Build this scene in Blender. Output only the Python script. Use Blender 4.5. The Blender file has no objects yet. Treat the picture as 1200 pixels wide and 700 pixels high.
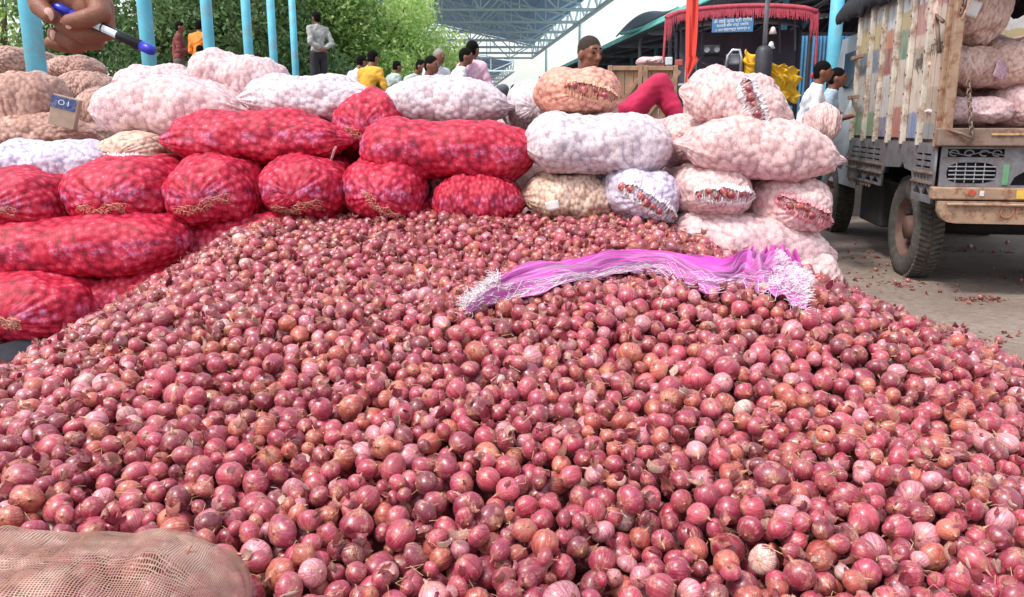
import bpy, bmesh, math, random
import numpy as np
from mathutils import Vector, Matrix, Euler, noise
from mathutils.bvhtree import BVHTree

random.seed(7); rng = np.random.default_rng(7)
SC = bpy.context.scene; COL = SC.collection
PI = math.pi

# ------------------------------------------------------------------ camera
F_PX, CAM_H = 942.0, 1.5
PITCH = math.atan(204 / F_PX)
cam = bpy.data.cameras.new('camera'); cam.sensor_width = 36; cam.lens = 36 * F_PX / 1200
cam.clip_start = .05; cam.clip_end = 2000
camo = bpy.data.objects.new('camera', cam); COL.objects.link(camo)
camo.location = (0, 0, CAM_H); camo.rotation_euler = (PI / 2 - PITCH, 0, 0)
SC.camera = camo

# ------------------------------------------------------------------ light
SUN_EL, SUN_AZ = math.radians(58), math.radians(-125)      # azimuth from +Y, clockwise
w = bpy.data.worlds.new('World'); SC.world = w; w.use_nodes = True
nt = w.node_tree; nt.nodes.clear()
sky = nt.nodes.new('ShaderNodeTexSky'); sky.sky_type = 'NISHITA'; sky.sun_disc = False
sky.sun_elevation = SUN_EL; sky.sun_rotation = SUN_AZ; sky.air_density = 1.5; sky.dust_density = 4
b1 = nt.nodes.new('ShaderNodeBackground'); b1.inputs[1].default_value = .09
b2 = nt.nodes.new('ShaderNodeBackground'); b2.inputs[0].default_value = (.93, .97, 1, 1); b2.inputs[1].default_value = .52
ad = nt.nodes.new('ShaderNodeAddShader'); wo = nt.nodes.new('ShaderNodeOutputWorld')
nt.links.new(sky.outputs[0], b1.inputs[0]); nt.links.new(b1.outputs[0], ad.inputs[0])
nt.links.new(b2.outputs[0], ad.inputs[1]); nt.links.new(ad.outputs[0], wo.inputs[0])
sun = bpy.data.lights.new('sun', 'SUN'); sun.energy = 2.3; sun.angle = math.radians(11); sun.color = (1, .96, .9)
suno = bpy.data.objects.new('sun', sun); COL.objects.link(suno)
sd = Vector((math.sin(SUN_AZ) * math.cos(SUN_EL), math.cos(SUN_AZ) * math.cos(SUN_EL), math.sin(SUN_EL)))
suno.rotation_euler = sd.to_track_quat('Z', 'Y').to_euler(); suno.location = (0, 0, 30)
SC.view_settings.view_transform = 'Standard'; SC.view_settings.look = 'None'
SC.view_settings.exposure = .5; SC.view_settings.gamma = 1
SC.cycles.max_bounces = 6; SC.cycles.transparent_max_bounces = 12

def P(px, py, Y):
    """point of the place seen at photo position (px, py) at distance Y ahead"""
    u, v = (px - 600) / F_PX, (350 - py) / F_PX
    d = Vector((u, math.cos(PITCH) + v * math.sin(PITCH), -math.sin(PITCH) + v * math.cos(PITCH)))
    return Vector((0, 0, CAM_H)) + d * (Y / d.y)

# ------------------------------------------------------------------ materials
def srgb(c):
    if isinstance(c, str):
        c = [int(c[i:i + 2], 16) / 255 for i in (0, 2, 4)]
    return tuple(((x / 12.92) if x <= .04045 else ((x + .055) / 1.055) ** 2.4) for x in c)

class NT:
    def __init__(s, name):
        s.m = bpy.data.materials.new(name); s.m.use_nodes = True; s.t = s.m.node_tree
        s.b = s.t.nodes['Principled BSDF']; s.out = s.t.nodes['Material Output']
    def n(s, typ, **kw):
        nd = s.t.nodes.new('ShaderNode' + typ)
        for k, v in kw.items():
            if k in nd.inputs.keys(): 
                s.set(nd.inputs[k], v)
            else: setattr(nd, k, v)
        return nd
    def set(s, inp, v):
        if isinstance(v, bpy.types.NodeSocket): s.t.links.new(v, inp)
        elif isinstance(v, (tuple, list)) and len(v) == 3 and inp.type == 'RGBA': inp.default_value = (*v, 1)
        else: inp.default_value = v
    def mix(s, f, a, b, mode='MIX'):
        nd = s.t.nodes.new('ShaderNodeMix'); nd.data_type = 'RGBA'; nd.blend_type = mode
        s.set(nd.inputs[0], f); s.set(nd.inputs[6], a); s.set(nd.inputs[7], b); return nd.outputs[2]
    def math(s, op, a, b=0., c=None):
        nd = s.t.nodes.new('ShaderNodeMath'); nd.operation = op; s.set(nd.inputs[0], a); s.set(nd.inputs[1], b)
        if c is not None: s.set(nd.inputs[2], c)
        return nd.outputs[0]
    def ramp(s, f, lo, hi, a=0., b=1.):
        nd = s.t.nodes.new('ShaderNodeMapRange'); s.set(nd.inputs[0], f)
        for i, v in zip((1, 2, 3, 4), (lo, hi, a, b)): nd.inputs[i].default_value = v
        return nd.outputs[0]
    def cramp(s, f, stops, interp='LINEAR'):
        nd = s.t.nodes.new('ShaderNodeValToRGB'); cr = nd.color_ramp; cr.interpolation = interp
        while len(cr.elements) < len(stops): cr.elements.new(.5)
        for e, (p, c) in zip(cr.elements, stops): e.position = p; e.color = (*c, 1)
        s.set(nd.inputs[0], f); return nd.outputs[0]
    def coord(s, kind='Object'): return s.t.nodes.new('ShaderNodeTexCoord').outputs[kind]
    def scale(s, v, sc, loc=(0, 0, 0), rot=(0, 0, 0)):
        nd = s.t.nodes.new('ShaderNodeMapping'); s.set(nd.inputs[0], v); nd.inputs[3].default_value = sc
        nd.inputs[1].default_value = loc; nd.inputs[2].default_value = rot; return nd.outputs[0]
    def noise(s, v, sc, detail=3, rough=.5, col=False):
        nd = s.n('TexNoise', Vector=v, Scale=float(sc), Detail=float(detail), Roughness=float(rough)); return nd.outputs[1 if col else 0]
    def attr(s, name):
        nd = s.t.nodes.new('ShaderNodeAttribute'); nd.attribute_name = name; return nd
    def rnd(s): return s.t.nodes.new('ShaderNodeObjectInfo').outputs['Random']
    def bump(s, h, strength=.3, dist=.01):
        nd = s.n('Bump', Height=h, Strength=strength, Distance=dist); s.set(s.b.inputs['Normal'], nd.outputs[0])
    def base(s, c): s.set(s.b.inputs['Base Color'], c)
    def rough(s, v): s.set(s.b.inputs['Roughness'], v)

MATS = {}
def plain(name, c, rough=.6, metal=0., var=.25, sc=8., bump=.15, dirt=None, dirt_amt=.4, fine=60.):
    """painted / plain surface with tone variation, dirt patches and fine relief"""
    if name in MATS: return MATS[name]
    k = NT(name); c = srgb(c); o = k.coord()
    n1 = k.noise(o, sc, 5, .6); n2 = k.noise(o, fine, 3, .6)
    dark = tuple(x * (1 - var) for x in c); light = tuple(min(1, x * (1 + var * .6)) for x in c)
    col = k.mix(k.ramp(n1, .3, .7), dark, light)
    if dirt:
        col = k.mix(k.math('MULTIPLY', k.ramp(k.noise(o, sc * 1.7, 6, .7), .48, .62), dirt_amt), col, srgb(dirt))
    k.base(col); k.rough(k.ramp(n2, .2, .8, max(.05, rough - .12), min(1, rough + .12)))
    k.b.inputs['Metallic'].default_value = metal
    if bump: k.bump(k.math('ADD', n1, k.math('MULTIPLY', n2, .4)), bump, .01)
    MATS[name] = k.m; return k.m

def onion_mat():
    k = NT('onion_skin')
    tint = k.attr('tint').outputs[0]; op = k.attr('opos').outputs[1]; sd_ = k.attr('seed').outputs[2]
    sep = k.n('SeparateXYZ', Vector=op)
    # direction around the axis, free of the seam
    r = k.math('SQRT', k.math('ADD', k.math('MULTIPLY', sep.outputs[0], sep.outputs[0]), k.math('MULTIPLY', sep.outputs[1], sep.outputs[1])))
    r = k.math('MAXIMUM', r, .05)
    cx = k.math('DIVIDE', sep.outputs[0], r); cy = k.math('DIVIDE', sep.outputs[1], r)
    vein = k.n('CombineXYZ', X=k.math('MULTIPLY', cx, 9.), Y=k.math('MULTIPLY', cy, 9.), Z=k.math('MULTIPLY_ADD', sep.outputs[2], .55, k.math('MULTIPLY', sd_, 40.))).outputs[0]
    vn = k.noise(vein, 1.1, 4, .65)
    off = k.n('VectorMath', operation='ADD'); k.set(off.inputs[0], op)
    cmb = k.n('CombineXYZ', X=k.math('MULTIPLY', sd_, 31.), Y=k.math('MULTIPLY', sd_, 17.), Z=k.math('MULTIPLY', sd_, 53.)).outputs[0]
    k.set(off.inputs[1], cmb); q = off.outputs[0]
    patch = k.noise(q, 1.5, 5, .62); blot = k.noise(q, 5., 4, .7)
    col = k.mix(k.ramp(vn, .4, .6), k.mix(1., tint, (.6, .36, .40), 'MULTIPLY'), tint)
    pale = k.mix(.6, tint, srgb('ecb8a4'))
    col = k.mix(k.ramp(k.math('ADD', patch, k.math('MULTIPLY', vn, .25)), .67, .86, 0., .75), col, pale)
    tan = k.mix(k.ramp(vn, .3, .7), srgb('9c6044'), srgb('cf9f74'))
    az = k.math('ABSOLUTE', sep.outputs[2])
    col = k.mix(k.math('MULTIPLY', k.ramp(az, .68, 1.05), k.ramp(blot, .38, .6)), col, tan)
    col = k.mix(k.ramp(k.math('ADD', k.math('MULTIPLY', blot, .5), k.math('MULTIPLY', patch, .5)), .56, .585, 0., .55), col, tan)
    col = k.mix(k.ramp(k.noise(q, 9., 4, .75), .6, .7, 0., .6), col, srgb('4a1f22'))
    # thin dark lines where loose skins overlap
    ed = k.math('ABSOLUTE', k.math('SUBTRACT', k.noise(q, 1.9, 2, .5), .5))
    col = k.mix(k.ramp(ed, .0, .02, .7, 0.), col, srgb('5c2326'))
    k.base(col); k.rough(k.ramp(blot, .3, .7, .3, .5)); k.b.inputs['Coat Weight'].default_value = .7; k.b.inputs['Coat Roughness'].default_value = .26
    k.b.inputs['Specular IOR Level'].default_value = .5
    k.b.inputs['Sheen Weight'].default_value = .08
    k.b.inputs['Subsurface Weight'].default_value = 0
    k.bump(k.math('ADD', k.math('MULTIPLY', vn, .5), k.math('MULTIPLY', blot, .6)), .35, .004)
    return k.m
M_ONION = onion_mat()

def skin_flake_mat():
    k = NT('dry_onion_skin'); tint = k.attr('tint').outputs[0]; o = k.coord()
    col = k.mix(k.ramp(k.noise(o, 160, 3, .6), .35, .7), k.mix(1., tint, (.55, .5, .5), 'MULTIPLY'), tint)
    k.base(col); k.rough(.42)
    tr = k.n('BsdfTranslucent', Color=tint); mx = k.n('MixShader'); k.set(mx.inputs[0], .3)
    k.t.links.new(k.b.outputs[0], mx.inputs[1]); k.t.links.new(tr.outputs[0], mx.inputs[2]); k.t.links.new(mx.outputs[0], k.out.inputs[0])
    return k.m
M_FLAKE = skin_flake_mat()

def sack_mat(name, net, knob_c, gap_c, print_c=None, dirt=None, print_amt=.8, mottle=.25):
    """fine plastic net filled with onions; knob = how hard an onion presses against it"""
    k = NT(name); net, knob_c, gap_c = srgb(net), srgb(knob_c), srgb(gap_c)
    o = k.coord(); kb = k.attr('knob').outputs[2]
    f1 = k.noise(o, 22, 3, .6); fine = k.noise(k.scale(o, (1, 1, 1), rot=(.4, .3, .5)), 105, 3, .8)
    col = k.mix(k.ramp(kb, .0, .22), gap_c, net)  # bump shading painted in: dark between onions, paler on their tops
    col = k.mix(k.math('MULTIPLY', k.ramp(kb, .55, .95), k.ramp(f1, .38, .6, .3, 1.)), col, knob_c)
    col = k.mix(k.math('MULTIPLY', k.ramp(kb, .86, 1.), k.ramp(k.noise(o, 60, 2, .6), .5, .6, 0., .6)), col, tuple(min(1, x * .6 + .32) for x in knob_c))  # small glints painted on the bump tops
    v = k.n('TexVoronoi', Vector=o, Scale=34.); 
    col = k.mix(k.ramp(k.noise(o, 5, 3, .5), .4, .62, 0., mottle), col, gap_c)
    col = k.mix(k.ramp(fine, .53, .66, 0., .5), col, tuple(min(1, x * 1.5 + .04) for x in net))
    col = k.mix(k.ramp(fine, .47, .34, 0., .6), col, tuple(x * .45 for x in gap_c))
    wv = k.n('TexWave', Vector=k.scale(o, (1, 1, 1), rot=(0, .7, .2)), Scale=95., Distortion=2.5, Detail=2.); 
    col = k.mix(k.ramp(wv.outputs[1], .7, 1., 0., .35), col, tuple(min(1, x * 1.3 + .04) for x in net))
    if print_c:
        sp = k.n('SeparateXYZ', Vector=o)
        z = k.math('ABSOLUTE', k.math('SUBTRACT', k.math('MULTIPLY_ADD', k.noise(o, 3, 2, .5), .05, sp.outputs[2]), .045))
        msk = k.math('MULTIPLY', k.ramp(z, .01, .055, 1., 0.), k.ramp(k.noise(k.scale(o, (1, 1, 1.)), 42, 5, .8), .46, .6))
        msk = k.math('MULTIPLY', k.math('MULTIPLY', msk, k.ramp(k.noise(o, 7, 2, .5), .4, .55)), k.ramp(kb, .3, .75, .25, 1.))
        col = k.mix(k.math('MULTIPLY', msk, print_amt), col, srgb(print_c))
    if dirt: col = k.mix(k.ramp(k.noise(o, 3.2, 5, .6), .52, .68, 0., .6), col, srgb(dirt))
    k.base(col); k.rough(.5); k.b.inputs['Specular IOR Level'].default_value = .35
    k.bump(k.math('ADD', fine, k.math('MULTIPLY', wv.outputs[1], .5)), .35, .003)
    return k.m
SACK = {
 'red': sack_mat('red_net', 'b20c34', 'd2405c', '740424', 'b894cc', print_amt=.85, mottle=.08),
 'pink_white': sack_mat('pink_white_net', 'd6b4b6', 'ead0ce', 'b08e94', 'd98fa4', print_amt=.5),
 'white': sack_mat('white_net', 'cdbfc6', 'e6dadf', 'a0939e', mottle=.3),
 'lavender': sack_mat('lavender_net', 'c8bed4', 'e6dde9', '8f88a4'),
 'blush': sack_mat('blush_net', 'd6b2b0', 'ecd0cc', 'ae888a', 'd27488', print_amt=.35),
 'tan': sack_mat('tan_net', 'cbae9c', 'ecd2c0', '9a7468'),
 'orange': sack_mat('orange_net', 'cf9484', 'f2b898', 'a2605a'),
 'brown': sack_mat('brown_net', 'b48c80', 'e0b8a8', '7a5048', dirt='94685c'),
 'truck': sack_mat('dusty_net', 'd0aca2', 'e4c8bc', 'a8827a', dirt='b08a7c', mottle=.2),
}

# ------------------------------------------------------------------ scene helpers
def tag(o, label=None, cat=None, group=None, kind=None):
    if label: o['label'] = label
    if cat: o['category'] = cat
    if group: o['group'] = group
    if kind: o['kind'] = kind
    return o
def empty(name, loc=(0, 0, 0), rz=0, label=None, cat=None, group=None):
    o = bpy.data.objects.new(name, None); COL.objects.link(o); o.location = loc; o.rotation_euler = (0, 0, rz)
    o.empty_display_size = .1
    return tag(o, label, cat, group)
def link(name, me, mat=None, parent=None, loc=None, rot=None):
    o = bpy.data.objects.new(name, me); COL.objects.link(o)
    if mat is not None and len(me.materials) == 0: me.materials.append(mat)
    if parent is not None: o.parent = parent
    if loc is not None: o.location = loc
    if rot is not None: o.rotation_euler = rot
    return o
def smooth(me, on=True):
    me.polygons.foreach_set('use_smooth', [on] * len(me.polygons)); return me
def copy_tree(o, parent=None):
    c = o.copy(); COL.objects.link(c)
    if parent is not None: c.parent = parent
    for ch in list(o.children): copy_tree(ch, c)
    return c

class MB:
    """collects simple shapes into one mesh"""
    def __init__(s): s.v = []; s.f = []
    def add(s, vs, fs):
        b = len(s.v); s.v += [tuple(x) for x in vs]; s.f += [tuple(i + b for i in f) for f in fs]; return s
    def box(s, c, d, R=None):
        c = Vector(c); vs = []
        for x in (-.5, .5):
            for y in (-.5, .5):
                for z in (-.5, .5):
                    p = Vector((x * d[0], y * d[1], z * d[2])); vs.append(c + (R @ p if R else p))
        return s.add(vs, [(0, 1, 3, 2), (4, 6, 7, 5), (0, 4, 5, 1), (2, 3, 7, 6), (0, 2, 6, 4), (1, 5, 7, 3)])
    def tube(s, pts, r, n=8, cap=True):
        pts = [Vector(p) for p in pts]; rs = r if isinstance(r, (list, tuple)) else [r] * len(pts)
        vs = []; ref = None
        for i, p in enumerate(pts):
            t = (pts[min(i + 1, len(pts) - 1)] - pts[max(i - 1, 0)]); t = t.normalized() if t.length > 1e-9 else Vector((0, 0, 1))
            if ref is None: ref = t.orthogonal().normalized()
            ref = (ref - t * ref.dot(t)); ref = ref.normalized() if ref.length > 1e-6 else t.orthogonal().normalized()
            b = t.cross(ref)
            for j in range(n):
                a = 2 * PI * j / n; vs.append(p + (ref * math.cos(a) + b * math.sin(a)) * rs[i])
        fs = [(i * n + j, i * n + (j + 1) % n, (i + 1) * n + (j + 1) % n, (i + 1) * n + j) for i in range(len(pts) - 1) for j in range(n)]
        if cap: fs += [tuple(range(n))[::-1], tuple((len(pts) - 1) * n + j for j in range(n))]
        return s.add(vs, fs)
    def lathe(s, prof, c=(0, 0, 0), R=None, n=24):
        c = Vector(c); vs = []
        for r, z in prof:
            for j in range(n):
                a = 2 * PI * j / n; p = Vector((r * math.cos(a), r * math.sin(a), z)); vs.append(c + (R @ p if R else p))
        fs = [(i * n + j, i * n + (j + 1) % n, (i + 1) * n + (j + 1) % n, (i + 1) * n + j) for i in range(len(prof) - 1) for j in range(n)]
        return s.add(vs, fs)
    def sheet(s, fn, nu, nv):
        vs = [fn(i / nu, j / nv) for i in range(nu + 1) for j in range(nv + 1)]
        return s.add(vs, [(i * (nv + 1) + j, (i + 1) * (nv + 1) + j, (i + 1) * (nv + 1) + j + 1, i * (nv + 1) + j + 1) for i in range(nu) for j in range(nv)])
    def build(s, name, mat, parent=None, sm=False, loc=None, rot=None, bevel=0, solid=0):
        me = bpy.data.meshes.new(name); me.from_pydata(s.v, [], s.f); me.update()
        if sm: smooth(me)
        o = link(name, me, mat, parent, loc, rot)
        if solid: m = o.modifiers.new('t', 'SOLIDIFY'); m.thickness = solid; m.offset = 0
        if bevel:
            m = o.modifiers.new('b', 'BEVEL'); m.width = bevel; m.segments = 2; m.limit_method = 'ANGLE'
        return o

def plate(name, outer, holes, th, mat, parent, M, bevel=0):
    """flat plate with real cut-outs; outline in its own x,y, placed by matrix M"""
    cu = bpy.data.curves.new(name, 'CURVE'); cu.dimensions = '2D'; cu.fill_mode = 'BOTH'; cu.extrude = th / 2
    for poly in [outer] + holes:
        sp = cu.splines.new('POLY'); sp.points.add(len(poly) - 1)
        for p, q in zip(sp.points, poly): p.co = (q[0], q[1], 0, 1)
        sp.use_cyclic_u = True
    t = bpy.data.objects.new('tmp', cu); COL.objects.link(t)
    me = bpy.data.meshes.new_from_object(t.evaluated_get(bpy.context.evaluated_depsgraph_get()))
    bpy.data.objects.remove(t); bpy.data.curves.remove(cu); me.transform(M); me.name = name
    me.materials.clear()
    return link(name, me, mat, parent)
def rect(x0, y0, x1, y1): return [(x0, y0), (x1, y0), (x1, y1), (x0, y1)]
def text_mesh(name, txt, size, mat, parent, M, th=.002, space=1.0):
    cu = bpy.data.curves.new(name, 'FONT'); cu.body = txt; cu.size = size; cu.extrude = th; cu.align_x = 'CENTER'; cu.align_y = 'CENTER'
    cu.space_line = space
    t = bpy.data.objects.new('tmp', cu); COL.objects.link(t)
    me = bpy.data.meshes.new_from_object(t.evaluated_get(bpy.context.evaluated_depsgraph_get()))
    bpy.data.objects.remove(t); bpy.data.curves.remove(cu); me.transform(M); me.name = name; me.materials.clear()
    return link(name, me, mat, parent)

def blob(name, prims, voxel, mat, parent=None, sm=2, disp=None):
    """continuous skin over capsules ('c',p0,p1,r0,r1) and ellipsoids ('e',c,(rx,ry,rz)[,euler])"""
    bm = bmesh.new()
    for p in prims:
        if p[0] == 'c':
            a, b, r0, r1 = Vector(p[1]), Vector(p[2]), p[3], p[4]
            n = max(2, int((b - a).length / (min(r0, r1) * .6)) + 1)
            if n > 30: n = 30
            d = (b - a); q = d.to_track_quat('Z', 'Y').to_matrix().to_4x4() if d.length > 1e-6 else Matrix()
            g = bmesh.ops.create_uvsphere(bm, u_segments=12, v_segments=8, radius=r0, matrix=Matrix.Translation(a))
            g = bmesh.ops.create_uvsphere(bm, u_segments=12, v_segments=8, radius=r1, matrix=Matrix.Translation(b))
            if d.length > 1e-6:
                bmesh.ops.create_cone(bm, cap_ends=True, segments=12, radius1=r0, radius2=r1, depth=d.length, matrix=Matrix.Translation((a + b) / 2) @ q)
        else:
            rot = Euler(p[3]).to_matrix().to_4x4() if len(p) > 3 else Matrix()
            bmesh.ops.create_uvsphere(bm, u_segments=16, v_segments=10, radius=1, matrix=Matrix.Translation(p[1]) @ rot @ Matrix.Diagonal((*p[2], 1)))
    me = bpy.data.meshes.new(name); bm.to_mesh(me); bm.free()
    t = bpy.data.objects.new('tmp', me); COL.objects.link(t)
    m = t.modifiers.new('r', 'REMESH'); m.mode = 'VOXEL'; m.voxel_size = voxel; m.use_smooth_shade = True
    if sm: m = t.modifiers.new('s', 'SMOOTH'); m.iterations = sm; m.factor = .5
    out = bpy.data.meshes.new_from_object(t.evaluated_get(bpy.context.evaluated_depsgraph_get()))
    bpy.data.objects.remove(t); bpy.data.meshes.remove(me); out.name = name
    if disp:
        for v in out.vertices: v.co += v.normal * disp(v.co)
    smooth(out); out.materials.clear()
    return link(name, out, mat, parent)

# ================================================================== SETTING
def ground_mat():
    k = NT('dusty_ground'); o = k.coord()
    a = k.noise(o, .8, 6, .6); b = k.noise(o, 12, 5, .7); c = k.noise(o, 70, 3, .7)
    col = k.mix(k.ramp(a, .35, .65), srgb('7a6a60'), srgb('94847a'))
    col = k.mix(k.ramp(b, .45, .62, 0., .6), col, srgb('665850'))
    col = k.mix(k.ramp(c, .6, .68, 0., .7), col, srgb('3a302e'))
    col = k.mix(k.ramp(k.noise(o, 33, 2, .5), .68, .74, 0., .6), col, srgb('a08a80'))
    k.base(col); k.rough(.85); k.bump(k.math('ADD', b, c), .5, .02); return k.m
g = MB(); g.sheet(lambda u, v: (-300 + 600 * u, -50 + 900 * v, 0), 12, 12)
tag(g.build('ground', ground_mat()), kind='structure', label='dusty grey brown market yard ground')
concrete = plain('concrete', '8d8884', .85, var=.2, sc=3, dirt='5c5450')
g = MB(); g.box((-1.2, 19.5, .62), (13.5, 12.0, 1.24)); o = g.build('platform', concrete, bevel=.02); tag(o, kind='structure', label='raised concrete trading platform behind the sacks')

# ================================================================== ONION HEAP
def base_z(x, y):
    x = np.asarray(x, float); y = np.asarray(y, float)
    ys = [.9, 1.6, 2.15, 2.6, 2.78, 2.95, 3.2, 3.7, 4.2, 4.6]
    z = np.interp(y, ys, [.45, .62, .755, .885, .915, .90, .86, .935, 1.0, 1.0])
    zl = np.interp(y, ys, [.45, .62, .74, .82, .845, .865, .89, .95, 1.0, 1.0])
    wl = np.clip((-.15 - x) / .8, 0, 1); z = z * (1 - wl) + zl * wl
    d = np.clip(x - .9, 0, .95); drop = .3 * d * d + .6 * np.clip(x - 1.85, 0, 9)
    z = z - drop - .115 * np.clip((x - .72) / .5, 0, 1) * np.clip((y - 3.1) / .6, 0, 1)
    e = np.clip(-1.2 - x, 0, 9); z = z - (.58 * np.sqrt(e * e + .04) - .124) * np.clip((y - 1.2) / 2.0, .25, 1)
    z = z + .018 * np.sin(x * 5.1 + y * 2.3) * np.cos(y * 4.3 - x * 1.7) + .012 * np.sin(x * 11 + 1) * np.sin(y * 9)
    return z

NET_C = Vector((-.975, 1.27, .60)); NET_YAW = math.radians(3)     # the net sack lying in front
def in_net(x, y):
    dx, dy = x - NET_C.x, y - NET_C.y
    return (abs(dx) / .47) ** 3 + (abs(dy) / .25) ** 3 < 1

def onion_arrays(nu, prof_n, seed):
    r = random.Random(seed)
    neck = r.choice((.1, .2, .3, .45, .6, .85)); sq = r.choice((.7, .78, .86, .95, 1.1)); fl = r.uniform(.82, 1.2)
    prof = [(.05, 1.0 + neck), (.09, 1.0 + neck * .6), (.14, 1.03), (.36, .93), (.66, .74), (.88, .46), (.99, .12), (.98, -.2), (.86, -.52), (.62, -.77), (.36, -.89), (.13, -.93), (.1, -1.0), (.02, -1.02)]
    if r.random() < .35: prof = [(a * (.94 if z > .3 else 1), z * (1.15 if z > 0 else 1)) for a, z in prof]
    if prof_n == 'low': prof = [prof[i] for i in (0, 2, 3, 5, 6, 8, 10, 13)]
    if prof_n == 'high':
        n2 = []
        for a, b in zip(prof[:-1], prof[1:]): n2 += [a, ((a[0] + b[0]) / 2 * 1.012, (a[1] + b[1]) / 2)]
        prof = n2 + [prof[-1]]
    bx, by = r.uniform(-.3, .3), r.uniform(-.3, .3); ph = r.uniform(0, 6)
    V = []; O = []
    for a, z in prof:
        for j in range(nu):
            t = 2 * PI * j / nu
            k = 1 + .035 * math.cos(2 * t + ph) + (.06 * abs(math.cos(t + ph)) - .05 if seed % 5 == 0 else 0) + .02 * math.cos(5 * t + ph * 2 + z) + .012 * math.sin(9 * t + z * 3)
            x, y = a * k * math.cos(t), a * k * math.sin(t) * fl
            h = max(0, z - .85); x += bx * h * 1.6; y += by * h * 1.6
            V.append((x, y, z * sq)); O.append((math.cos(t) * max(a, .1), math.sin(t) * max(a, .1), z * .98))
    nv = len(prof)
    Fq = [(i * nu + j, (i + 1) * nu + j, (i + 1) * nu + (j + 1) % nu, i * nu + (j + 1) % nu) for i in range(nv - 1) for j in range(nu)]
    return np.array(V, np.float32), np.array(Fq, np.int32), np.array(O, np.float32)

def mesh_np(name, V, Fq, attrs=None, sm=True):
    me = bpy.data.meshes.new(name); me.vertices.add(len(V)); me.vertices.foreach_set('co', np.ascontiguousarray(V, np.float32).ravel())
    k = Fq.shape[1]; me.loops.add(Fq.size); me.loops.foreach_set('vertex_index', np.ascontiguousarray(Fq, np.int32).ravel())
    me.polygons.add(len(Fq)); me.polygons.foreach_set('loop_start', np.arange(0, Fq.size, k, dtype=np.int32))
    try: me.polygons.foreach_set('loop_total', np.full(len(Fq), k, np.int32))
    except Exception: pass
    me.update(calc_edges=True)
    for nm, (typ, arr) in (attrs or {}).items():
        a = me.attributes.new(nm, typ, 'POINT')
        a.data.foreach_set({'FLOAT_COLOR': 'color', 'FLOAT_VECTOR': 'vector', 'FLOAT': 'value'}[typ], np.ascontiguousarray(arr, np.float32).ravel())
    if sm: smooth(me)
    me.validate(); return me

def rot_from(axis, ang):
    z = Vector(axis).normalized(); return np.array((z.to_track_quat('Z', 'Y').to_matrix() @ Matrix.Rotation(ang, 3, 'Z')))

TINTS = [('red', .62, ['ae3a54', 'a4324c', 'b4465a', 'a43856', 'ba5064', '982c4a', 'ae3e5a', 'ae485c']),
         ('dark purple', .13, ['8c2a40', '7e263a', '863046', '94344a']),
         ('coppery', .15, ['bc6254', 'b65a4c', 'c06c5a', 'ae5248']),
         ('pale pink', .093, ['d08c98', 'ca8092', 'd89aa2']),
         ('whitish', .007, ['dcbab4', 'e2c8bc', 'd8b4b4'])]
def pick_tint(r):
    u = r.random(); 
    for nm, p, cs in TINTS:
        if u < p: break
        u -= p
    c = np.array(srgb(r.choice(cs))) * r.uniform(.9, 1.28)
    return nm, np.clip(c, 0, 1)

# --- drop the onions one by one on the mound
GX0, GX1, GY0, GY1, GR = -3.0, 3.1, .95, 4.75, .006
nx, ny = int((GX1 - GX0) / GR), int((GY1 - GY0) / GR)
gx, gy = np.meshgrid(GX0 + GR * np.arange(nx), GY0 + GR * np.arange(ny), indexing='ij')
T = base_z(gx, gy); H = np.maximum(T - .135, 0).astype(np.float32); ID = np.full((nx, ny), -1, np.int32)
HB = H.copy()
ro = random.Random(11); ON = []
FOOT = {}
for rr in range(13, 48):
    k = int(math.ceil(rr / 1000 / GR)); a = np.arange(-k, k + 1) * GR; d2 = a[:, None] ** 2 + a[None] ** 2; R2 = (rr / 1000) ** 2
    s_ = np.where(d2 < R2, np.sqrt(np.maximum(R2 - d2, 0)), -9).astype(np.float32); FOOT[rr] = (k, s_)
def t_at(x, y): return T[min(nx - 1, max(0, int((x - GX0) / GR))), min(ny - 1, max(0, int((y - GY0) / GR)))]
def want(x, y):
    if x < -.68 * y - .42 or x > min(.68 * y + .42, 2.75): return False
    return not in_net(x, y)
fails = 0
for it in range(66000):
    cx, cy = ro.uniform(GX0 + .1, GX1 - .1), ro.uniform(GY0 + .08, GY1 - .1)
    if not want(cx, cy): continue
    rr = int(1000 * min(.045, max(.0165, ro.gauss(.0262, .0046))))
    k, s_ = FOOT[rr]; best = None
    for c in range(8):
        x, y = cx + ro.uniform(-.05, .05), cy + ro.uniform(-.05, .05)
        i, j = int((x - GX0) / GR), int((y - GY0) / GR)
        if i - k < 0 or j - k < 0 or i + k >= nx or j + k >= ny: continue
        z = float((H[i - k:i + k + 1, j - k:j + k + 1] + s_).max()); rel = z - T[i, j]
        if best is None or rel < best[0]: best = (rel, x, y, z, i, j)
    if best is None or best[0] > ro.uniform(-.014, .008): continue
    rel, x, y, z, i, j = best
    if in_net(x, y): continue
    hs = H[i - k:i + k + 1, j - k:j + k + 1]; top = np.where(s_ > -1, z + s_, -9); m = top > hs
    hs[m] = top[m]; ID[i - k:i + k + 1, j - k:j + k + 1][m] = len(ON)
    ON.append((x, y, z, rr / 1000 * 1.075))
cnt = np.bincount(ID[ID >= 0], minlength=len(ON))
def project(p):
    d = Vector(p) - Vector((0, 0, CAM_H)); c, s = math.cos(PITCH), math.sin(PITCH)
    f = d.y * c - d.z * s; 
    if f < .05: return -999, -999, 1
    return 600 + F_PX * d.x / f, 350 - F_PX * (d.y * s + d.z * c) / f, f
score = []
for n_, (x, y, z, r) in enumerate(ON):
    px, py, f = project((x, y, z)); seen = cnt[n_] * GR * GR / (PI * r * r)
    ok = -8 < px < 1208 and py < 708 and seen > .38
    score.append((r / f) * min(1, seen + .3) if ok else 0)
order = np.argsort(score)[::-1]; near = set(int(i) for i in order[:300] if score[i] > 0)
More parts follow.
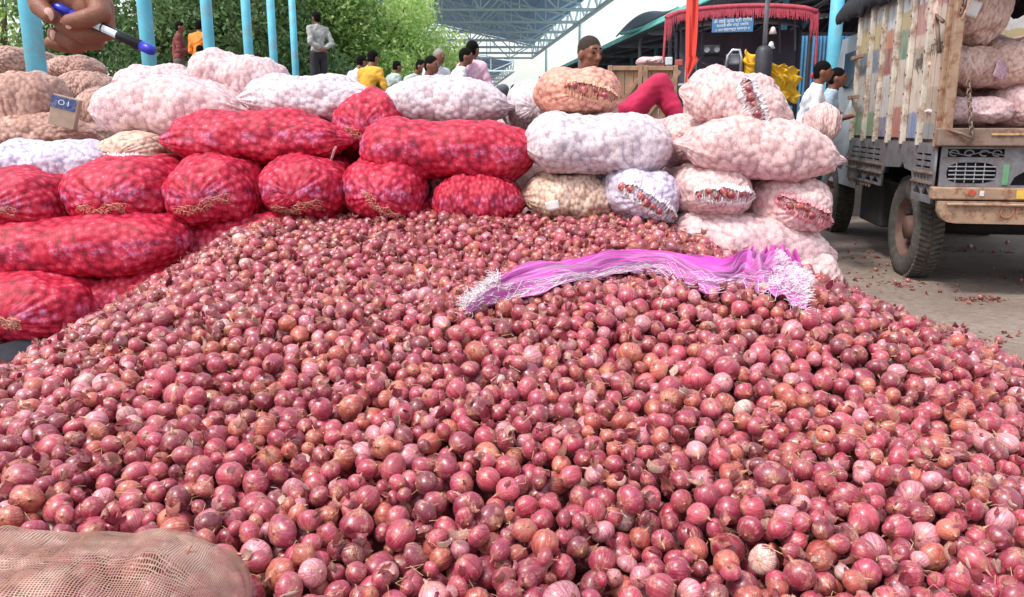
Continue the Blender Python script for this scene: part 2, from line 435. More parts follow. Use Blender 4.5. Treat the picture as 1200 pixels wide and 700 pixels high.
print('onions', len(ON), 'near', len(near))

HI = [onion_arrays(26, 'high', s) for s in range(14)]
MID = [onion_arrays(16, 'mid', s) for s in range(14)]
LOW = [onion_arrays(11, 'low', s) for s in range(14)]
NEAR_O = []
bigV, bigF, bigT, bigO, bigS = [], [], [], [], []; off = 0
group_names = {'red': 'nearest loose red onions', 'dark purple': 'nearest loose dark purple onions', 'coppery': 'nearest loose coppery onions',
               'pale pink': 'nearest loose pale pink onions', 'whitish': 'nearest loose whitish peeled onions'}
for n_, (x, y, z, r) in enumerate(ON):
    rd = random.Random(n_ * 7 + 3); nm, c = pick_tint(rd)
    ax = Vector((rd.gauss(0, 1), rd.gauss(0, 1), rd.gauss(0, .75))); R = rot_from(ax, rd.uniform(0, 6.28)); seed = rd.random()
    if n_ in near:
        V, Fq, O = HI[rd.randrange(14)]
        me = mesh_np('onion', (V * r) @ R.T.astype(np.float32), Fq, {'tint': ('FLOAT_COLOR', np.tile([*c, 1], (len(V), 1))), 'opos': ('FLOAT_VECTOR', O), 'seed': ('FLOAT', np.full(len(V), seed))})
        o = link('onion', me, M_ONION, loc=(x, y, z))
        tag(o, None, 'onion', group_names[nm]); NEAR_O.append((o, nm, r) + tuple(project((x, y, z))[:2]))
    else:
        if cnt[n_] == 0 and rd.random() < .5: continue
        f = project((x, y, z))[2]
        V, Fq, O = (MID if (f < 2.6 and cnt[n_] > 10) else LOW)[rd.randrange(14)]
        bigV.append((V * r) @ R.T.astype(np.float32) + np.array((x, y, z), np.float32)); bigF.append(Fq + off); off += len(V)
        bigT.append(np.tile(np.array([*c, 1], np.float32), (len(V), 1))); bigO.append(O); bigS.append(np.full(len(V), seed, np.float32))
me = mesh_np('onion_heap', np.concatenate(bigV), np.concatenate(bigF), {'tint': ('FLOAT_COLOR', np.concatenate(bigT)), 'opos': ('FLOAT_VECTOR', np.concatenate(bigO)), 'seed': ('FLOAT', np.concatenate(bigS))})
heap = link('onion_heap', me, M_ONION); tag(heap, 'big heap of loose red and pink onions filling the foreground', 'onion heap', kind='stuff')
ONES = 'first second third fourth fifth sixth seventh eighth ninth tenth eleventh twelfth thirteenth fourteenth fifteenth sixteenth seventeenth eighteenth nineteenth twentieth'.split()
def ordinal(n):
    if n < 20: return ONES[n]
    t, u = divmod(n + 1, 10); tens = {2: 'twenty', 3: 'thirty', 4: 'forty', 5: 'fifty', 6: 'sixty', 7: 'seventy'}
    return tens[t] + '-' + ONES[u - 1] if u else {3: 'thirtieth', 4: 'fortieth', 5: 'fiftieth', 6: 'sixtieth', 7: 'seventieth'}[t]
BANDS = [(640, 'at the bottom edge'), (590, 'just above the bottom rows'), (530, 'in the middle foreground'), (-99, 'farther up the foreground')]
for nm in group_names:
    for bi, (lo, where) in enumerate(BANDS):
        hi = BANDS[bi - 1][0] if bi else 9999
        mem = sorted([e for e in NEAR_O if e[1] == nm and lo <= e[4] < hi], key=lambda e: e[3])
        for i, (o_, _, r_, px_, py_) in enumerate(mem):
            sz = 'big' if r_ > .034 else 'small' if r_ < .025 else 'middling'
            o_['label'] = f'{sz} {nm} onion {where}, {ordinal(i)} {nm} one from left'
# the packed inside of the heap, deep red painted for shade between onions
st = 8; xs = gx[::st, ::st]; ys_ = gy[::st, ::st]; zs = np.maximum(base_z(xs, ys_) - .15, -.02)
a, b = xs.shape; V = np.stack([xs, ys_, zs], -1).reshape(-1, 3); idx = np.arange(a * b).reshape(a, b)
Fq = np.stack([idx[:-1, :-1], idx[1:, :-1], idx[1:, 1:], idx[:-1, 1:]], -1).reshape(-1, 4)
o = link('heap_core', mesh_np('heap_core', V, Fq), plain('heap_core_shade', '7a2c34', .8, var=.4, sc=30, dirt='9a5a4c'), heap); tag(o, kind='stuff')

# --- loose dry skins and root hairs on the heap
def litter(n, rnd, surf_onions):
    V, Fq, C = [], [], []; off = 0
    cols = [srgb(c) for c in ('c9827a', 'b5606a', 'd49a8e', 'a84a5a', 'cf9a88', 'e6c4b4', '9b3f50', 'b97068', 'd9969c', 'c46a74')]
    for _ in range(n):
        x, y, z, r = rnd.choice(surf_onions)
        d = Vector((rnd.gauss(0, .55), rnd.gauss(-.25, .5), abs(rnd.gauss(.8, .3)))).normalized()
        c = Vector((x, y, z)) + d * r * rnd.uniform(.98, 1.08)
        R = (d + Vector((rnd.gauss(0, .35), rnd.gauss(0, .35), rnd.gauss(0, .35)))).to_track_quat('Z', 'Y').to_matrix() @ Matrix.Rotation(rnd.uniform(0, 6.3), 3, 'Z')
        a_, b_ = rnd.uniform(.006, .021), rnd.uniform(.004, .014); cu = rnd.uniform(1., 3.2) * rnd.choice((-1, 1, -1)); nu, nv = 4, 3
        col = np.array(rnd.choice(cols)) * rnd.uniform(.75, 1.15)
        for i in range(nu + 1):
            for j in range(nv + 1):
                u, v = i / nu * 2 - 1, j / nv * 2 - 1
                wv = (1 - .75 * abs(u) ** 1.6) * (1 + rnd.uniform(-.25, .2)); p = Vector((u * a_, v * b_ * wv, cu * v * v * b_ * .8 + rnd.uniform(-.001, .001) + .25 * cu * u * u * a_))
                V.append(c + R @ p); C.append((*np.clip(col, 0, 1), 1))
        for i in range(nu):
            for j in range(nv): q = off + i * (nv + 1) + j; Fq.append((q, q + nv + 1, q + nv + 2, q + 1))
        off = len(V)
    return V, Fq, C
surf = [ON[i] for i in range(len(ON)) if cnt[i] > 12 and abs(project(ON[i][:3])[0] - 600) < 640]
V, Fq, C = litter(7500, random.Random(5), surf)
o = link('onion_skin_litter', mesh_np('onion_skin_litter', np.array([tuple(v) for v in V]), np.array(Fq), {'tint': ('FLOAT_COLOR', np.array(C))}), M_FLAKE)
tag(o, 'papery dry onion skins scattered over the heap', 'onion skins', kind='stuff')
rnd = random.Random(6); m = MB()
for _ in range(5200):
    x, y, z, r = rnd.choice(surf); d = Vector((rnd.gauss(0, .6), rnd.gauss(-.3, .5), 1)).normalized()
    c = Vector((x, y, z)) + d * r * 1.03; t = Vector((rnd.gauss(0, 1), rnd.gauss(0, 1), rnd.gauss(0, .3))).normalized(); L = rnd.uniform(.012, .045)
    bnd = Vector((rnd.gauss(0, 1), rnd.gauss(0, 1), rnd.gauss(.3, .5))) * L * .35
    m.tube([c - t * L * .5, c + bnd * .7, c + t * L * .5], rnd.uniform(.0004, .0009), 3, False)
o = m.build('root_hair', plain('straw', 'c4a07e', .7, var=.3, sc=40, bump=0)); tag(o, 'thin dry roots and stalk bits over the onion heap', 'dry roots', kind='stuff')

# stray onions and scraps on the yard
stray = [(1170, 403, .03, 'small stray onion on the bare ground at the right edge beside the heap'), (1064, 331, .022, 'stray onion with a strip of dry leaf in front of the truck wheel'),
         (1148, 351, .026, 'stray red onion lying on leaf scraps on the ground at the right'), (1136, 291, .03, 'pale onion under the truck bumper'), (1180, 286, .026, 'stray onion at the frame edge under the truck'),
         (1018, 297, .02, 'stray onion on the ground just left of the truck wheel'), (1002, 287, .02, 'tiny stray onion in the shade under the truck'), (1040, 312, .02, 'stray onion right at the foot of the truck wheel'), (1026, 318, .022, 'stray onion on the yard nearer the heap than the wheel'), (1196, 330, .02, 'tiny stray onion on the open yard at the right')]
def ground_pt(px, py, z=0):
    d = P(px, py, 1) - Vector((0, 0, CAM_H)); t = (CAM_H - z) / -d.z; return Vector((0, 0, CAM_H)) + d * t
for i, (px, py, r, lab) in enumerate(stray):
    rd = random.Random(900 + i); V, Fq, O = MID[i % 10]; R = rot_from((rd.gauss(0, 1), rd.gauss(0, 1), .4), 1.)
    c = srgb('b0606a') if 'pale' not in lab else srgb('d8a8a4')
    me = mesh_np('onion', (V * r) @ R.T.astype(np.float32), Fq, {'tint': ('FLOAT_COLOR', np.tile([*c, 1], (len(V), 1))), 'opos': ('FLOAT_VECTOR', O), 'seed': ('FLOAT', np.full(len(V), rd.random()))})
    tag(link('stray_onion', me, M_ONION, loc=ground_pt(px, py) + Vector((0, 0, r * .9))), lab, 'onion', 'stray onions on the yard')
V, Fq, C = [], [], []; rnd = random.Random(8); gs = []
for cx_, cy_, s_, n_ in ((1150, 352, .14, 60), (1050, 333, .2, 40), (1130, 294, .25, 50), (1030, 300, .5, 90), (1120, 330, 1.0, 160), (1165, 395, .25, 30)):
    p = ground_pt(cx_, cy_)
    gs += [(p.x + rnd.gauss(0, s_), p.y + rnd.gauss(0, s_ * .5), -.018, .02) for _ in range(n_)]
V, Fq, C = litter(800, random.Random(9), gs)
o = link('skin_scraps', mesh_np('skin_scraps', np.array([(v[0], v[1], max(v[2], .003)) for v in V]), np.array(Fq), {'tint': ('FLOAT_COLOR', np.array(C))}), M_FLAKE)
tag(o, 'scraps of onion skin and leaf scattered on the bare yard', 'scraps', kind='stuff')

# ================================================================== SACKS
def sack_hull(L, D, Hh, blunt, seed, nt_, nph):
    r = random.Random(seed); sx, sy, sz = r.uniform(-9, 9), r.uniform(-9, 9), r.uniform(-9, 9)
    ws = np.linspace(-1, 1, nt_); t = np.sin(ws * PI / 2); ph = np.linspace(0, 2 * PI, nph, endpoint=False)
    tt, pp = np.meshgrid(t, ph, indexing='ij')
    if blunt: fy = (1 - np.abs(tt) ** 4.5) ** (1 / 2.4); fz = (1 - np.abs(tt) ** 4.) ** (1 / 2.4)
    else: fy = (1 - np.abs(tt) ** 7) ** (1 / 1.9) * (1 - .12 * tt ** 2); te = (4.2, 2.9, 3.4)[seed % 3]; fz = (1 - np.abs(tt) ** te) ** (1 / 1.7)
    sg = lambda a, e: np.sign(a) * np.abs(a) ** e
    x = L / 2 * tt; x = x + (np.sign(tt) * .075 * np.clip((np.abs(tt) - .955) / .045, 0, 1) ** 1.5 * (0 if blunt or seed % 3 == 0 else 1)); y = D / 2 * fy * sg(np.cos(pp), .76); z = Hh / 2 * fz * sg(np.sin(pp), .8); z = np.where(z < 0, z * .86, z)
    V = np.stack([x, y, z], -1).reshape(-1, 3)
    N = np.stack([x / (L / 2) ** 2 * .6, y / (D / 2) ** 2, z / (Hh / 2) ** 2], -1).reshape(-1, 3); N /= np.linalg.norm(N, axis=1)[:, None] + 1e-9
    ra = np.random.default_rng(seed); pl = (np.cos(pp * ra.integers(13, 19) + 2.5 * np.sin(tt * 4 + seed)) * np.cos(pp * 5 + seed) * np.abs(tt) ** 5 * (1 - np.abs(tt) ** 16)).reshape(-1, 1)
    V = V + N * pl * .0085
    for i in range(len(V)):
        v = V[i]; V[i] += N[i] * (noise.noise((v[0] * 4 + sx, v[1] * 4 + sy, v[2] * 4 + sz)) * .032 + noise.noise((v[0] * 10 + sy, v[1] * 10 + sz, v[2] * 10 + sx)) * .018)
    return V, N
def quads(nt_, nph):
    i, j = np.meshgrid(np.arange(nt_ - 1), np.arange(nph), indexing='ij'); j2 = (j + 1) % nph
    return np.stack([i * nph + j, (i + 1) * nph + j, (i + 1) * nph + j2, i * nph + j2], -1).reshape(-1, 4)
SM = {}
def sack_mesh(kind, var):
    if (kind, var) in SM: return SM[kind, var]
    L, D, Hh, bl = {'side': (1.02, .52, .36, False), 'end': (.95, .56, .38, True), 'far': (1.0, .52, .36, False), 'dusty': (1.02, .52, .36, False)}[kind]
    nt_, nph = (40, 44) if kind == 'far' else (124, 164)
    V, N = sack_hull(L, D, Hh, bl, 100 + var * 7 + len(kind), nt_, nph)
    rs = np.random.default_rng(var + 5); perm = rs.permutation(len(V)); pts = []
    sp = .034 if kind != 'far' else .06
    arr = np.zeros((0, 3))
    for i in perm[:8000]:
        p = V[i]
        if len(pts) and np.min(((arr - p) ** 2).sum(1)) < (sp * rs.uniform(.85, 1.2)) ** 2: continue
        pts.append(p); arr = np.array(pts)
    rad = rs.uniform(.019, .025, len(arr)) * (1.3 if kind == 'far' else 1); kb = np.zeros(len(V))
    for c0 in range(0, len(V), 2000):
        d2 = ((V[c0:c0 + 2000, None, :] - arr[None]) ** 2).sum(2); kb[c0:c0 + 2000] = np.sqrt(np.maximum(rad[None] ** 2 - d2 * .9, 0)).max(1)
    V = V + N * (kb[:, None] * (.22 if kind != 'dusty' else .11) - .002)
    amp = .034 if kind == 'dusty' else .006
    for i in range(len(V)):
        v = V[i] * (5.5 if kind == 'dusty' else 9); V[i] += N[i] * (.35 - abs(noise.noise((v[0] + var * 5, v[1] * 1.3, v[2] * 1.6)))) * amp
    me = mesh_np('sack_body', V, quads(nt_, nph), {'knob': ('FLOAT', np.clip(kb / .0225, 0, 1))})
    me.materials.append(SACK['red'])
    bvh = BVHTree.FromPolygons([tuple(v) for v in V], [tuple(int(k) for k in q) for q in quads(nt_, nph)])
    SM[kind, var] = (me, bvh, (L, D, Hh)); return SM[kind, var]

SMALL_ON = []
for s in range(6):
    V, Fq, O = onion_arrays(12, 'mid', 40 + s); rd = random.Random(s); nm, c = pick_tint(rd); c = np.array(srgb(('a02c40', 'b8404c', '8c2038', 'c05a54', '97304a', 'b3475a')[s]))
    SMALL_ON.append(mesh_np('onion', V, Fq, {'tint': ('FLOAT_COLOR', np.tile([*c, 1], (len(V), 1))), 'opos': ('FLOAT_VECTOR', O), 'seed': ('FLOAT', np.full(len(V), rd.random()))}))
    SMALL_ON[-1].materials.append(M_ONION)
M_CORD = {'white': plain('white_cord', 'e6dce0', .7, var=.2, sc=50, bump=0), 'tan': plain('tan_cord', 'd8a890', .7, var=.3, sc=50, bump=0), 'pink': plain('pink_cord', 'd9949c', .7, var=.3, sc=50, bump=0), 'teal': plain('teal_cord', '6ca6b4', .7, bump=0)}
M_PAPER = plain('paper_tag', 'efeae8', .8, var=.08, sc=20)

def sack(label, group, mat, kind, box, Yf, yaw=0., roll=0., tilt=0., var=0, stitch=None, tagpx=None, dy=0):
    """box = where its face shows in the photo; Yf = distance of that face"""
    x0, y0, x1, y1 = box; me, bvh, (L, D, Hh) = sack_mesh(kind, var)
    Yc = Yf + .12; a, b = P(x0, (y0 + y1) / 2, Yc), P(x1, (y0 + y1) / 2, Yc); wd = (b - a).length
    ht = (P((x0 + x1) / 2, y0, Yc) - P((x0 + x1) / 2, y1, Yc)).length
    c = P((x0 + x1) / 2, (y0 + y1) / 2, Yc)
    if kind == 'end': sc = (1.0, wd / (D + .02), ht / (Hh * .95)); rz = PI / 2 + yaw; cy = Yf + L / 2
    else: sc = (wd / (L + .02), .98, ht / (Hh * .95)); rz = yaw; cy = Yf + D / 2
    k = cy / Yc
    loc = Vector((c.x, cy, c.z)); 
    root = empty('onion_sack', loc, 0, label, 'sack', group)
    root.rotation_euler = Euler((tilt, roll, rz), 'XYZ') if kind != 'end' else Euler((roll, tilt, rz), 'XYZ')
    body = link('sack_body', me, None, root); body.scale = sc
    body.material_slots[0].link = 'OBJECT'; body.material_slots[0].material = SACK[mat]
    S = Vector(sc)
    def surf(a_, z_, side):      # point on the face turned to the camera, (a_, z_) in real metres across it
        if side == 'end': o_, d_ = Vector((-2, a_ / S.y, z_ / S.z)), Vector((1, 0, 0))
        else: o_, d_ = Vector((a_ / S.x, -2, z_ / S.z)), Vector((0, 1, 0))
        h = bvh.ray_cast(o_, d_)
        if h[0] is None: return None, None
        n = Vector((h[1].x / S.x, h[1].y / S.y, h[1].z / S.z)).normalized()
        if n.dot(d_) > 0: n = -n
        return Vector((h[0].x * S.x, h[0].y * S.y, h[0].z * S.z)), n
    if stitch:
        mode, cord, a0, z0, a1, z1 = stitch; rd = random.Random(var * 31 + int(x0)); side = 'end' if kind == 'end' else 'side'
        sgn = -1 if kind == 'end' else 1       # local y points to the photo's left on end-on sacks
        A = Vector((a0 * sgn, z0)); B = Vector((a1 * sgn, z1)); n_ = 16 if mode == 'loops' else 20; m = MB()
        if mode == 'loops':
            for q in range(2):
                pts = []
                for s_ in range(n_ * 4):
                    t = s_ / (n_ * 4 - 1); p = A.lerp(B, t) + Vector((math.cos(s_ * 1.9 + q) * .014, math.sin(s_ * 1.9 + q) * .012 + math.sin(t * 9 + q * 2) * .02))
                    h, nn = surf(p.x + rd.uniform(-.006, .006), p.y + rd.uniform(-.006, .006), side)
                    if h is not None: pts.append(h + nn * rd.uniform(.002, .012))
                if len(pts) > 2: m.tube(pts, .0013, 4)
            m.build('stitching', M_CORD[cord], root)
        else:
            Ld = (B - A); per = Vector((-Ld.y, Ld.x)).normalized(); ln = Ld.length; no = max(3, int(ln / .04))
            for s_ in range(no):
                p = A.lerp(B, (s_ + rd.uniform(.2, .8)) / no) + per * rd.uniform(-.016, .016); h, nn = surf(p.x, p.y, side)
                if h is None: continue
                oo = link('onion', SMALL_ON[rd.randrange(6)], None, root, loc=h + nn * .001); rr = rd.uniform(.015, .025)
                oo.scale = (rr,) * 3; oo.rotation_euler = (rd.uniform(0, 6), rd.uniform(0, 6), rd.uniform(0, 6))
            pts = []
            for s_ in range(n_ * 2 + 1):
                t = s_ / (n_ * 2); p = A.lerp(B, t) + per * (.034 if s_ % 2 else -.034) * (1 - .6 * abs(2 * t - 1) ** 3) * rd.uniform(.7, 1.2)
                h, nn = surf(p.x, p.y, side)
                if h is not None: pts.append(h + nn * (.016 if s_ % 2 else .012))
            if len(pts) > 2: m.tube(pts, .0028, 4)
            # ruffled lips of the mouth
            for sg_ in (-1, 1):
                row = []
                for s_ in range(61):
                    t = s_ / 60; f = rd.uniform(-1, 1); bw = (.018 + .012 * noise.noise((t * 5, sg_, var)) + .008) * (1 - abs(2 * t - 1) ** 3) + rd.uniform(0, .006)
                    p = A.lerp(B, t) + per * sg_ * bw; h, nn = surf(p.x, p.y, side)
                    p2 = A.lerp(B, t) + per * sg_ * (bw + rd.uniform(.012, .034)); h2, n2 = surf(p2.x, p2.y, side)
                    if h is None or h2 is None: continue
                    row.append((h + nn * (.015 + .010 * f) + Vector((0, 0, rd.uniform(-.003, .003))), (h + h2) / 2 + nn * (.012 + .004 * f), h2 + n2 * .0005))
                if len(row) > 2:
                    vs = [p for r_ in row for p in r_]; fs = []
                    for i in range(len(row) - 1):
                        for j in range(2): q = i * 3 + j; fs.append((q, q + 3, q + 4, q + 1))
                    m2 = MB(); m2.add(vs, fs); m2.build('mouth_frill', M_CORD[cord if cord != 'teal' else 'white'], root, solid=.001)
            m.build('lacing', M_CORD[cord], root)
    if tagpx:
        a_, z_, w_, h_, ang, col = tagpx; side = 'end' if kind == 'end' else 'side'; sgn = -1 if kind == 'end' else 1
        h, nn = surf(a_ * sgn, z_, side)
        if h is not None:
            R = nn.to_track_quat('Z', 'Y').to_matrix() @ Matrix.Rotation(ang, 3, 'Z')
            m = MB(); m.sheet(lambda u, v: h + nn * (.03 + .008 * math.sin(u * 5 + v)) + R @ Vector(((u - .5) * w_, (v - .5) * h_, 0)), 6, 4)
            m.build('paper_tag', M_PAPER if col == 'white' else col, root, sm=True, solid=.0008)
    return root

RED = 'red net onion sacks stacked behind the heap'; PALE = 'pale net onion sacks stacked behind the heap'; BRN = 'brown net sacks stacked by the blue poles'
S = sack
# red wall
S('red sack lying lengthwise above two end-on red sacks, white slip at its right tip', RED, 'red', 'side', (188, 130, 399, 198), 4.42, var=0, tagpx=(.44, -.06, .03, .11, .3, 'white'))
S('red sack end peeping between the two long red sacks of the top course', RED, 'red', 'end', (380, 109, 478, 190), 4.72, var=0, stitch=('loops', 'tan', -.1, -.02, .15, -.07))
S('long red sack on the top course reaching the white sack at its right', RED, 'red', 'side', (412, 142, 633, 217), 4.32, var=1, roll=.05)
S('red sack only whose hump shows above the long red sack in the middle', RED, 'red', 'end', (484, 129, 572, 185), 4.95, var=1)
S('end-on red sack with cloth stretching up to its right, second from the left edge', RED, 'red', 'end', (60, 189, 202, 274), 4.12, var=2, roll=-.06, stitch=('loops', 'tan', -.13, -.05, .12, -.05))
S('end-on red sack with curly stitching below the left tip of the top long sack', RED, 'red', 'end', (180, 188, 302, 276), 4.16, var=0, roll=-.08, stitch=('loops', 'tan', -.12, -.06, .16, .0))
S('end-on red sack with loose threads at its foot below the white slip', RED, 'red', 'end', (296, 187, 404, 266), 4.18, var=1, stitch=('loops', 'tan', -.14, -.09, .14, -.05))
S('end-on red sack with a diagonal line of thread loops, left of the dark gap', RED, 'red', 'end', (395, 189, 500, 268), 4.2, var=2, roll=.12, stitch=('loops', 'tan', -.08, .0, .14, -.12))
S('low broad red sack with white slip at its foot beside the tan sack', RED, 'red', 'side', (503, 205, 617, 272), 4.25, var=2, tagpx=(.1, -.13, .075, .03, .05, 'white'))
S('red sack cut by the left frame edge in the upper red course', RED, 'red', 'end', (-62, 205, 68, 282), 4.05, var=0, stitch=('loops', 'tan', -.1, -.02, .12, -.01))
S('long red sack with lavender print in the middle of the left red wall', RED, 'red', 'side', (-50, 256, 214, 335), 3.92, var=1, roll=-.04)
S('red sack half buried by onions under the end-on red sacks', RED, 'red', 'side', (203, 248, 420, 318), 4.2, var=0, roll=-.05)
S('lowest red sack at the left frame edge above the dark gap', RED, 'red', 'end', (-62, 326, 106, 416), 3.72, var=1, roll=-.05, stitch=('loops', 'tan', -.02, .0, .08, -.01))
S('red sack half covered by onions beside the lowest left sack', RED, 'red', 'side', (88, 315, 262, 372), 3.95, var=2, roll=-.12)
S('scrap of red sack in the dark gap behind the middle sacks', RED, 'red', 'end', (462, 232, 520, 285), 4.38, var=0)
# pale sacks, left and middle
S('wide blush white sack with a pink band above the long red sack', PALE, 'pink_white', 'side', (100, 93, 284, 166), 4.75, var=2, roll=.02)
S('pale sack lying behind the wide blush sack, under the pen', PALE, 'pink_white', 'side', (128, 76, 232, 122), 5.3, var=0)
S('pale sack with pink flank tilted down rightward, highest of the left pale ones', PALE, 'pink_white', 'side', (214, 62, 332, 122), 5.1, var=1, roll=.2)
S('small pale sack end with pleated mouth wedged over the left red sacks', PALE, 'tan', 'end', (106, 157, 194, 204), 4.55, var=0, stitch=('lace', 'white', -.17, -.06, .14, -.03))
S('lavender white sack with a seam at the left frame edge', PALE, 'lavender', 'side', (-25, 166, 128, 222), 4.4, var=1, roll=.03)
S('white sack between the tilted pale sack and the red sack end', PALE, 'white', 'side', (280, 88, 440, 146), 4.8, var=0, roll=.03)
S('white sack below the seated men in white shirts', PALE, 'white', 'side', (443, 92, 601, 152), 4.85, var=2, roll=.03)
S('greyish sack squeezed behind the orange sack', PALE, 'white', 'end', (592, 97, 662, 158), 5.0, var=1)
S('orange peach sack torn open with onions showing, in front of the reclining man', PALE, 'orange', 'end', (628, 79, 733, 141), 4.5, var=2, stitch=('lace', 'tan', -.1, .04, .2, -.03))
S('big white lilac sack carrying the orange sack', PALE, 'white', 'side', (611, 134, 797, 211), 4.25, var=1, roll=.03)
S('small tan sack with a paper tag beside the last red sack', PALE, 'tan', 'side', (614, 204, 724, 262), 4.28, var=0, roll=.03, tagpx=(-.1, -.02, .07, .05, .2, 'white'))
S('end-on sack with a white and teal laced mouth under the big lilac sack', PALE, 'lavender', 'end', (708, 198, 805, 266), 4.16, var=2, roll=.3, stitch=('lace', 'white', -.16, .04, .18, -.06))
S('blush sack with a ragged open mouth, topmost of the right stack and tilted', PALE, 'blush', 'side', (808, 84, 934, 158), 4.2, var=0, yaw=-.4, roll=.26, stitch=('lace', 'white', .02, .13, .22, -.10))
S('long blush sack with a tied red corner reaching toward the truck', PALE, 'blush', 'side', (802, 140, 994, 217), 4.1, var=2, roll=.1)
S('crumpled pink sack behind the left end of the long blush sack', PALE, 'blush', 'end', (774, 138, 850, 202), 4.55, var=1, stitch=('loops', 'pink', -.1, .05, .1, .0))
S('end-on blush sack with horizontal laced mouth, middle course of the right stack', PALE, 'blush', 'end', (793, 196, 889, 262), 4.1, var=1, stitch=('lace', 'white', -.14, .02, .18, .0))
S('end-on blush sack with a puckered mouth nearest the truck', PALE, 'blush', 'end', (885, 209, 983, 281), 4.12, var=2, roll=.12, stitch=('lace', 'pink', -.14, .05, .18, -.05))
S('grey blush sack at the foot of the right stack above the magenta bundle', PALE, 'pink_white', 'side', (788, 253, 982, 325), 4.08, var=0, roll=.14)
S('lowest blush sack at the right end of the stack, mostly buried', PALE, 'blush', 'end', (890, 296, 996, 372), 4.05, var=0)
S('pale sack tucked under the tan and laced sacks', PALE, 'blush', 'side', (640, 243, 800, 300), 4.3, var=1)
# brown sacks by the poles
S('brown sack with stitched right edge in front of the nearest pole', BRN, 'brown', 'side', (-62, 85, 64, 160), 5.3, var=1)
S('brown sack with a white dusted top just right of the nearest pole', BRN, 'brown', 'side', (52, 65, 107, 95), 6.5, var=0)
S('brown sack under the white dusted one', BRN, 'brown', 'side', (66, 86, 132, 122), 6.3, var=2, roll=.2)
S('flattened brown sack below the stitched brown sack', BRN, 'brown', 'side', (-40, 134, 92, 180), 5.2, var=0)
S('wrinkled brown sack beside the printed carton', BRN, 'brown', 'end', (82, 106, 138, 172), 5.9, var=1)
S('brown sack at the upper left corner beside a seated man', BRN, 'brown', 'end', (-22, 54, 25, 92), 6.6, var=2)
S('low brown sack over the lavender sack', BRN, 'brown', 'end', (60, 148, 124, 190), 5.4, var=0)
p_ = P(14, 428, 3.68); m = MB(); m.sheet(lambda u, v: Vector(((u - .5) * .7, (v - .5) * .45, .16 * math.sin(PI * u) * math.sin(PI * v) + .05 * noise.noise((u * 5, v * 5, 2)))), 26, 18)
o = m.build('cloth_bundle', plain('dark_blue_cloth', '22222f', .9, var=.3), sm=True, solid=.01, loc=(p_.x, p_.y + .1, p_.z - .06)); tag(o, 'dark bundled cloth in the gap under the lowest left red sack', 'cloth')
# second row behind, seen only in the gaps and from the side
k_ = 0
for row, (zc, yc) in enumerate(((.2, 5.15), (.55, 5.2), (.9, 5.25), (1.2, 5.35))):
    for i in range(5):
        x_ = -2.2 + i * 1.06 + (row % 2) * .25
        if x_ > 1.35: continue
        me, _, _ = sack_mesh('far', k_ % 3); root = empty('onion_sack', (x_, yc, zc), random.uniform(-.06, .06), f'pale net sack in the hidden second row, {ONES[i]} from left in the {ONES[row]} course up', 'sack', 'sacks in the hidden second row')
        body = link('sack_body', me, None, root); body.material_slots[0].link = 'OBJECT'; body.material_slots[0].material = SACK[('white', 'blush', 'pink_white')[k_ % 3]]; k_ += 1
# far sacks on the platform that carry the seated men
for i in range(26):
    r_ = random.Random(i + 60); x_ = -7.0 + (i % 13) * 1.0; y_ = 15.4 + (i // 13) * 1.4; 
    me, _, _ = sack_mesh('far', i % 3); root = empty('onion_sack', (x_, y_, 1.46 + r_.uniform(-.02, .1)), r_.uniform(-.3, .3), f'distant {("white", "red", "blush", "pinkish")[i % 4]} sack on the platform, {ONES[i % 13]} from left in the {("front", "back")[i // 13]} line', 'sack', 'distant sacks under the seated men')
    body = link('sack_body', me, None, root); body.scale = (1, 1.2, 1.3); body.material_slots[0].link = 'OBJECT'; body.material_slots[0].material = SACK[('white', 'red', 'blush', 'pink_white')[i % 4]]

# printed carton by the brown sacks
root = empty('carton', P(76, 134, 5.14), .35, 'brown carton with a blue printed label between the brown sacks', 'carton')
kraft = plain('kraft_board', 'b59c88', .8, var=.15, sc=12)
MB().box((0, 0, .02), (.2, .2, .26)).build('box_body', kraft, root, bevel=.004)
root.scale = (.72,) * 3; root.rotation_euler = (0, .28, .35)
MB().box((-.01, -.103, .09), (.19, .006, .1)).build('printed_label', plain('blue_print', '3c4f86', .6, var=.4, sc=20, dirt='8a8a94', dirt_amt=.8), root)
text_mesh('printed_mark', 'O I', .065, plain('label_ink', 'd9e4ee', .6), root, Matrix.Translation((-.01, -.108, .09)) @ Matrix.Rotation(PI / 2, 4, 'X'))

# ================================================================== NET SACK IN FRONT
def net_mat():
    k = NT('coarse_net'); uv = k.n('UVMap', uv_map='UVMap').outputs[0]; o = k.coord()
    sp = k.n('SeparateXYZ', Vector=uv); wob = k.math('MULTIPLY', k.noise(o, 14, 3, .6), .012)
    def line(c, f, w_):
        fr = k.math('FRACT', k.math('MULTIPLY', k.math('ADD', c, wob), f)); return k.ramp(k.math('ABSOLUTE', k.math('SUBTRACT', fr, .5)), .5 - w_, .5 - w_ + .05)
    a = line(sp.outputs[0], 260., .2); b = line(sp.outputs[1], 380., .17)
    thr = k.math('MAXIMUM', a, b)
    dust = k.ramp(k.noise(o, 9, 5, .7), .42, .62)
    col = k.mix(dust, srgb('9c7868'), srgb('c2a494')); col = k.mix(k.ramp(k.noise(o, 3.5, 3, .5), .5, .7, 0., .5), col, srgb('b77f78'))
    k.base(col); k.rough(.65)
    tr = k.n('BsdfTransparent'); mx = k.n('MixShader'); k.set(mx.inputs[0], k.math('MAXIMUM', k.math('MULTIPLY', thr, .97), k.math('MULTIPLY', dust, .3)))
    k.t.links.new(tr.outputs[0], mx.inputs[1]); k.t.links.new(k.b.outputs[0], mx.inputs[2]); k.t.links.new(mx.outputs[0], k.out.inputs[0])
    return k.m
root = empty('onion_sack', NET_C, NET_YAW, 'see-through tan net sack of onions lying in the lower left corner', 'sack')
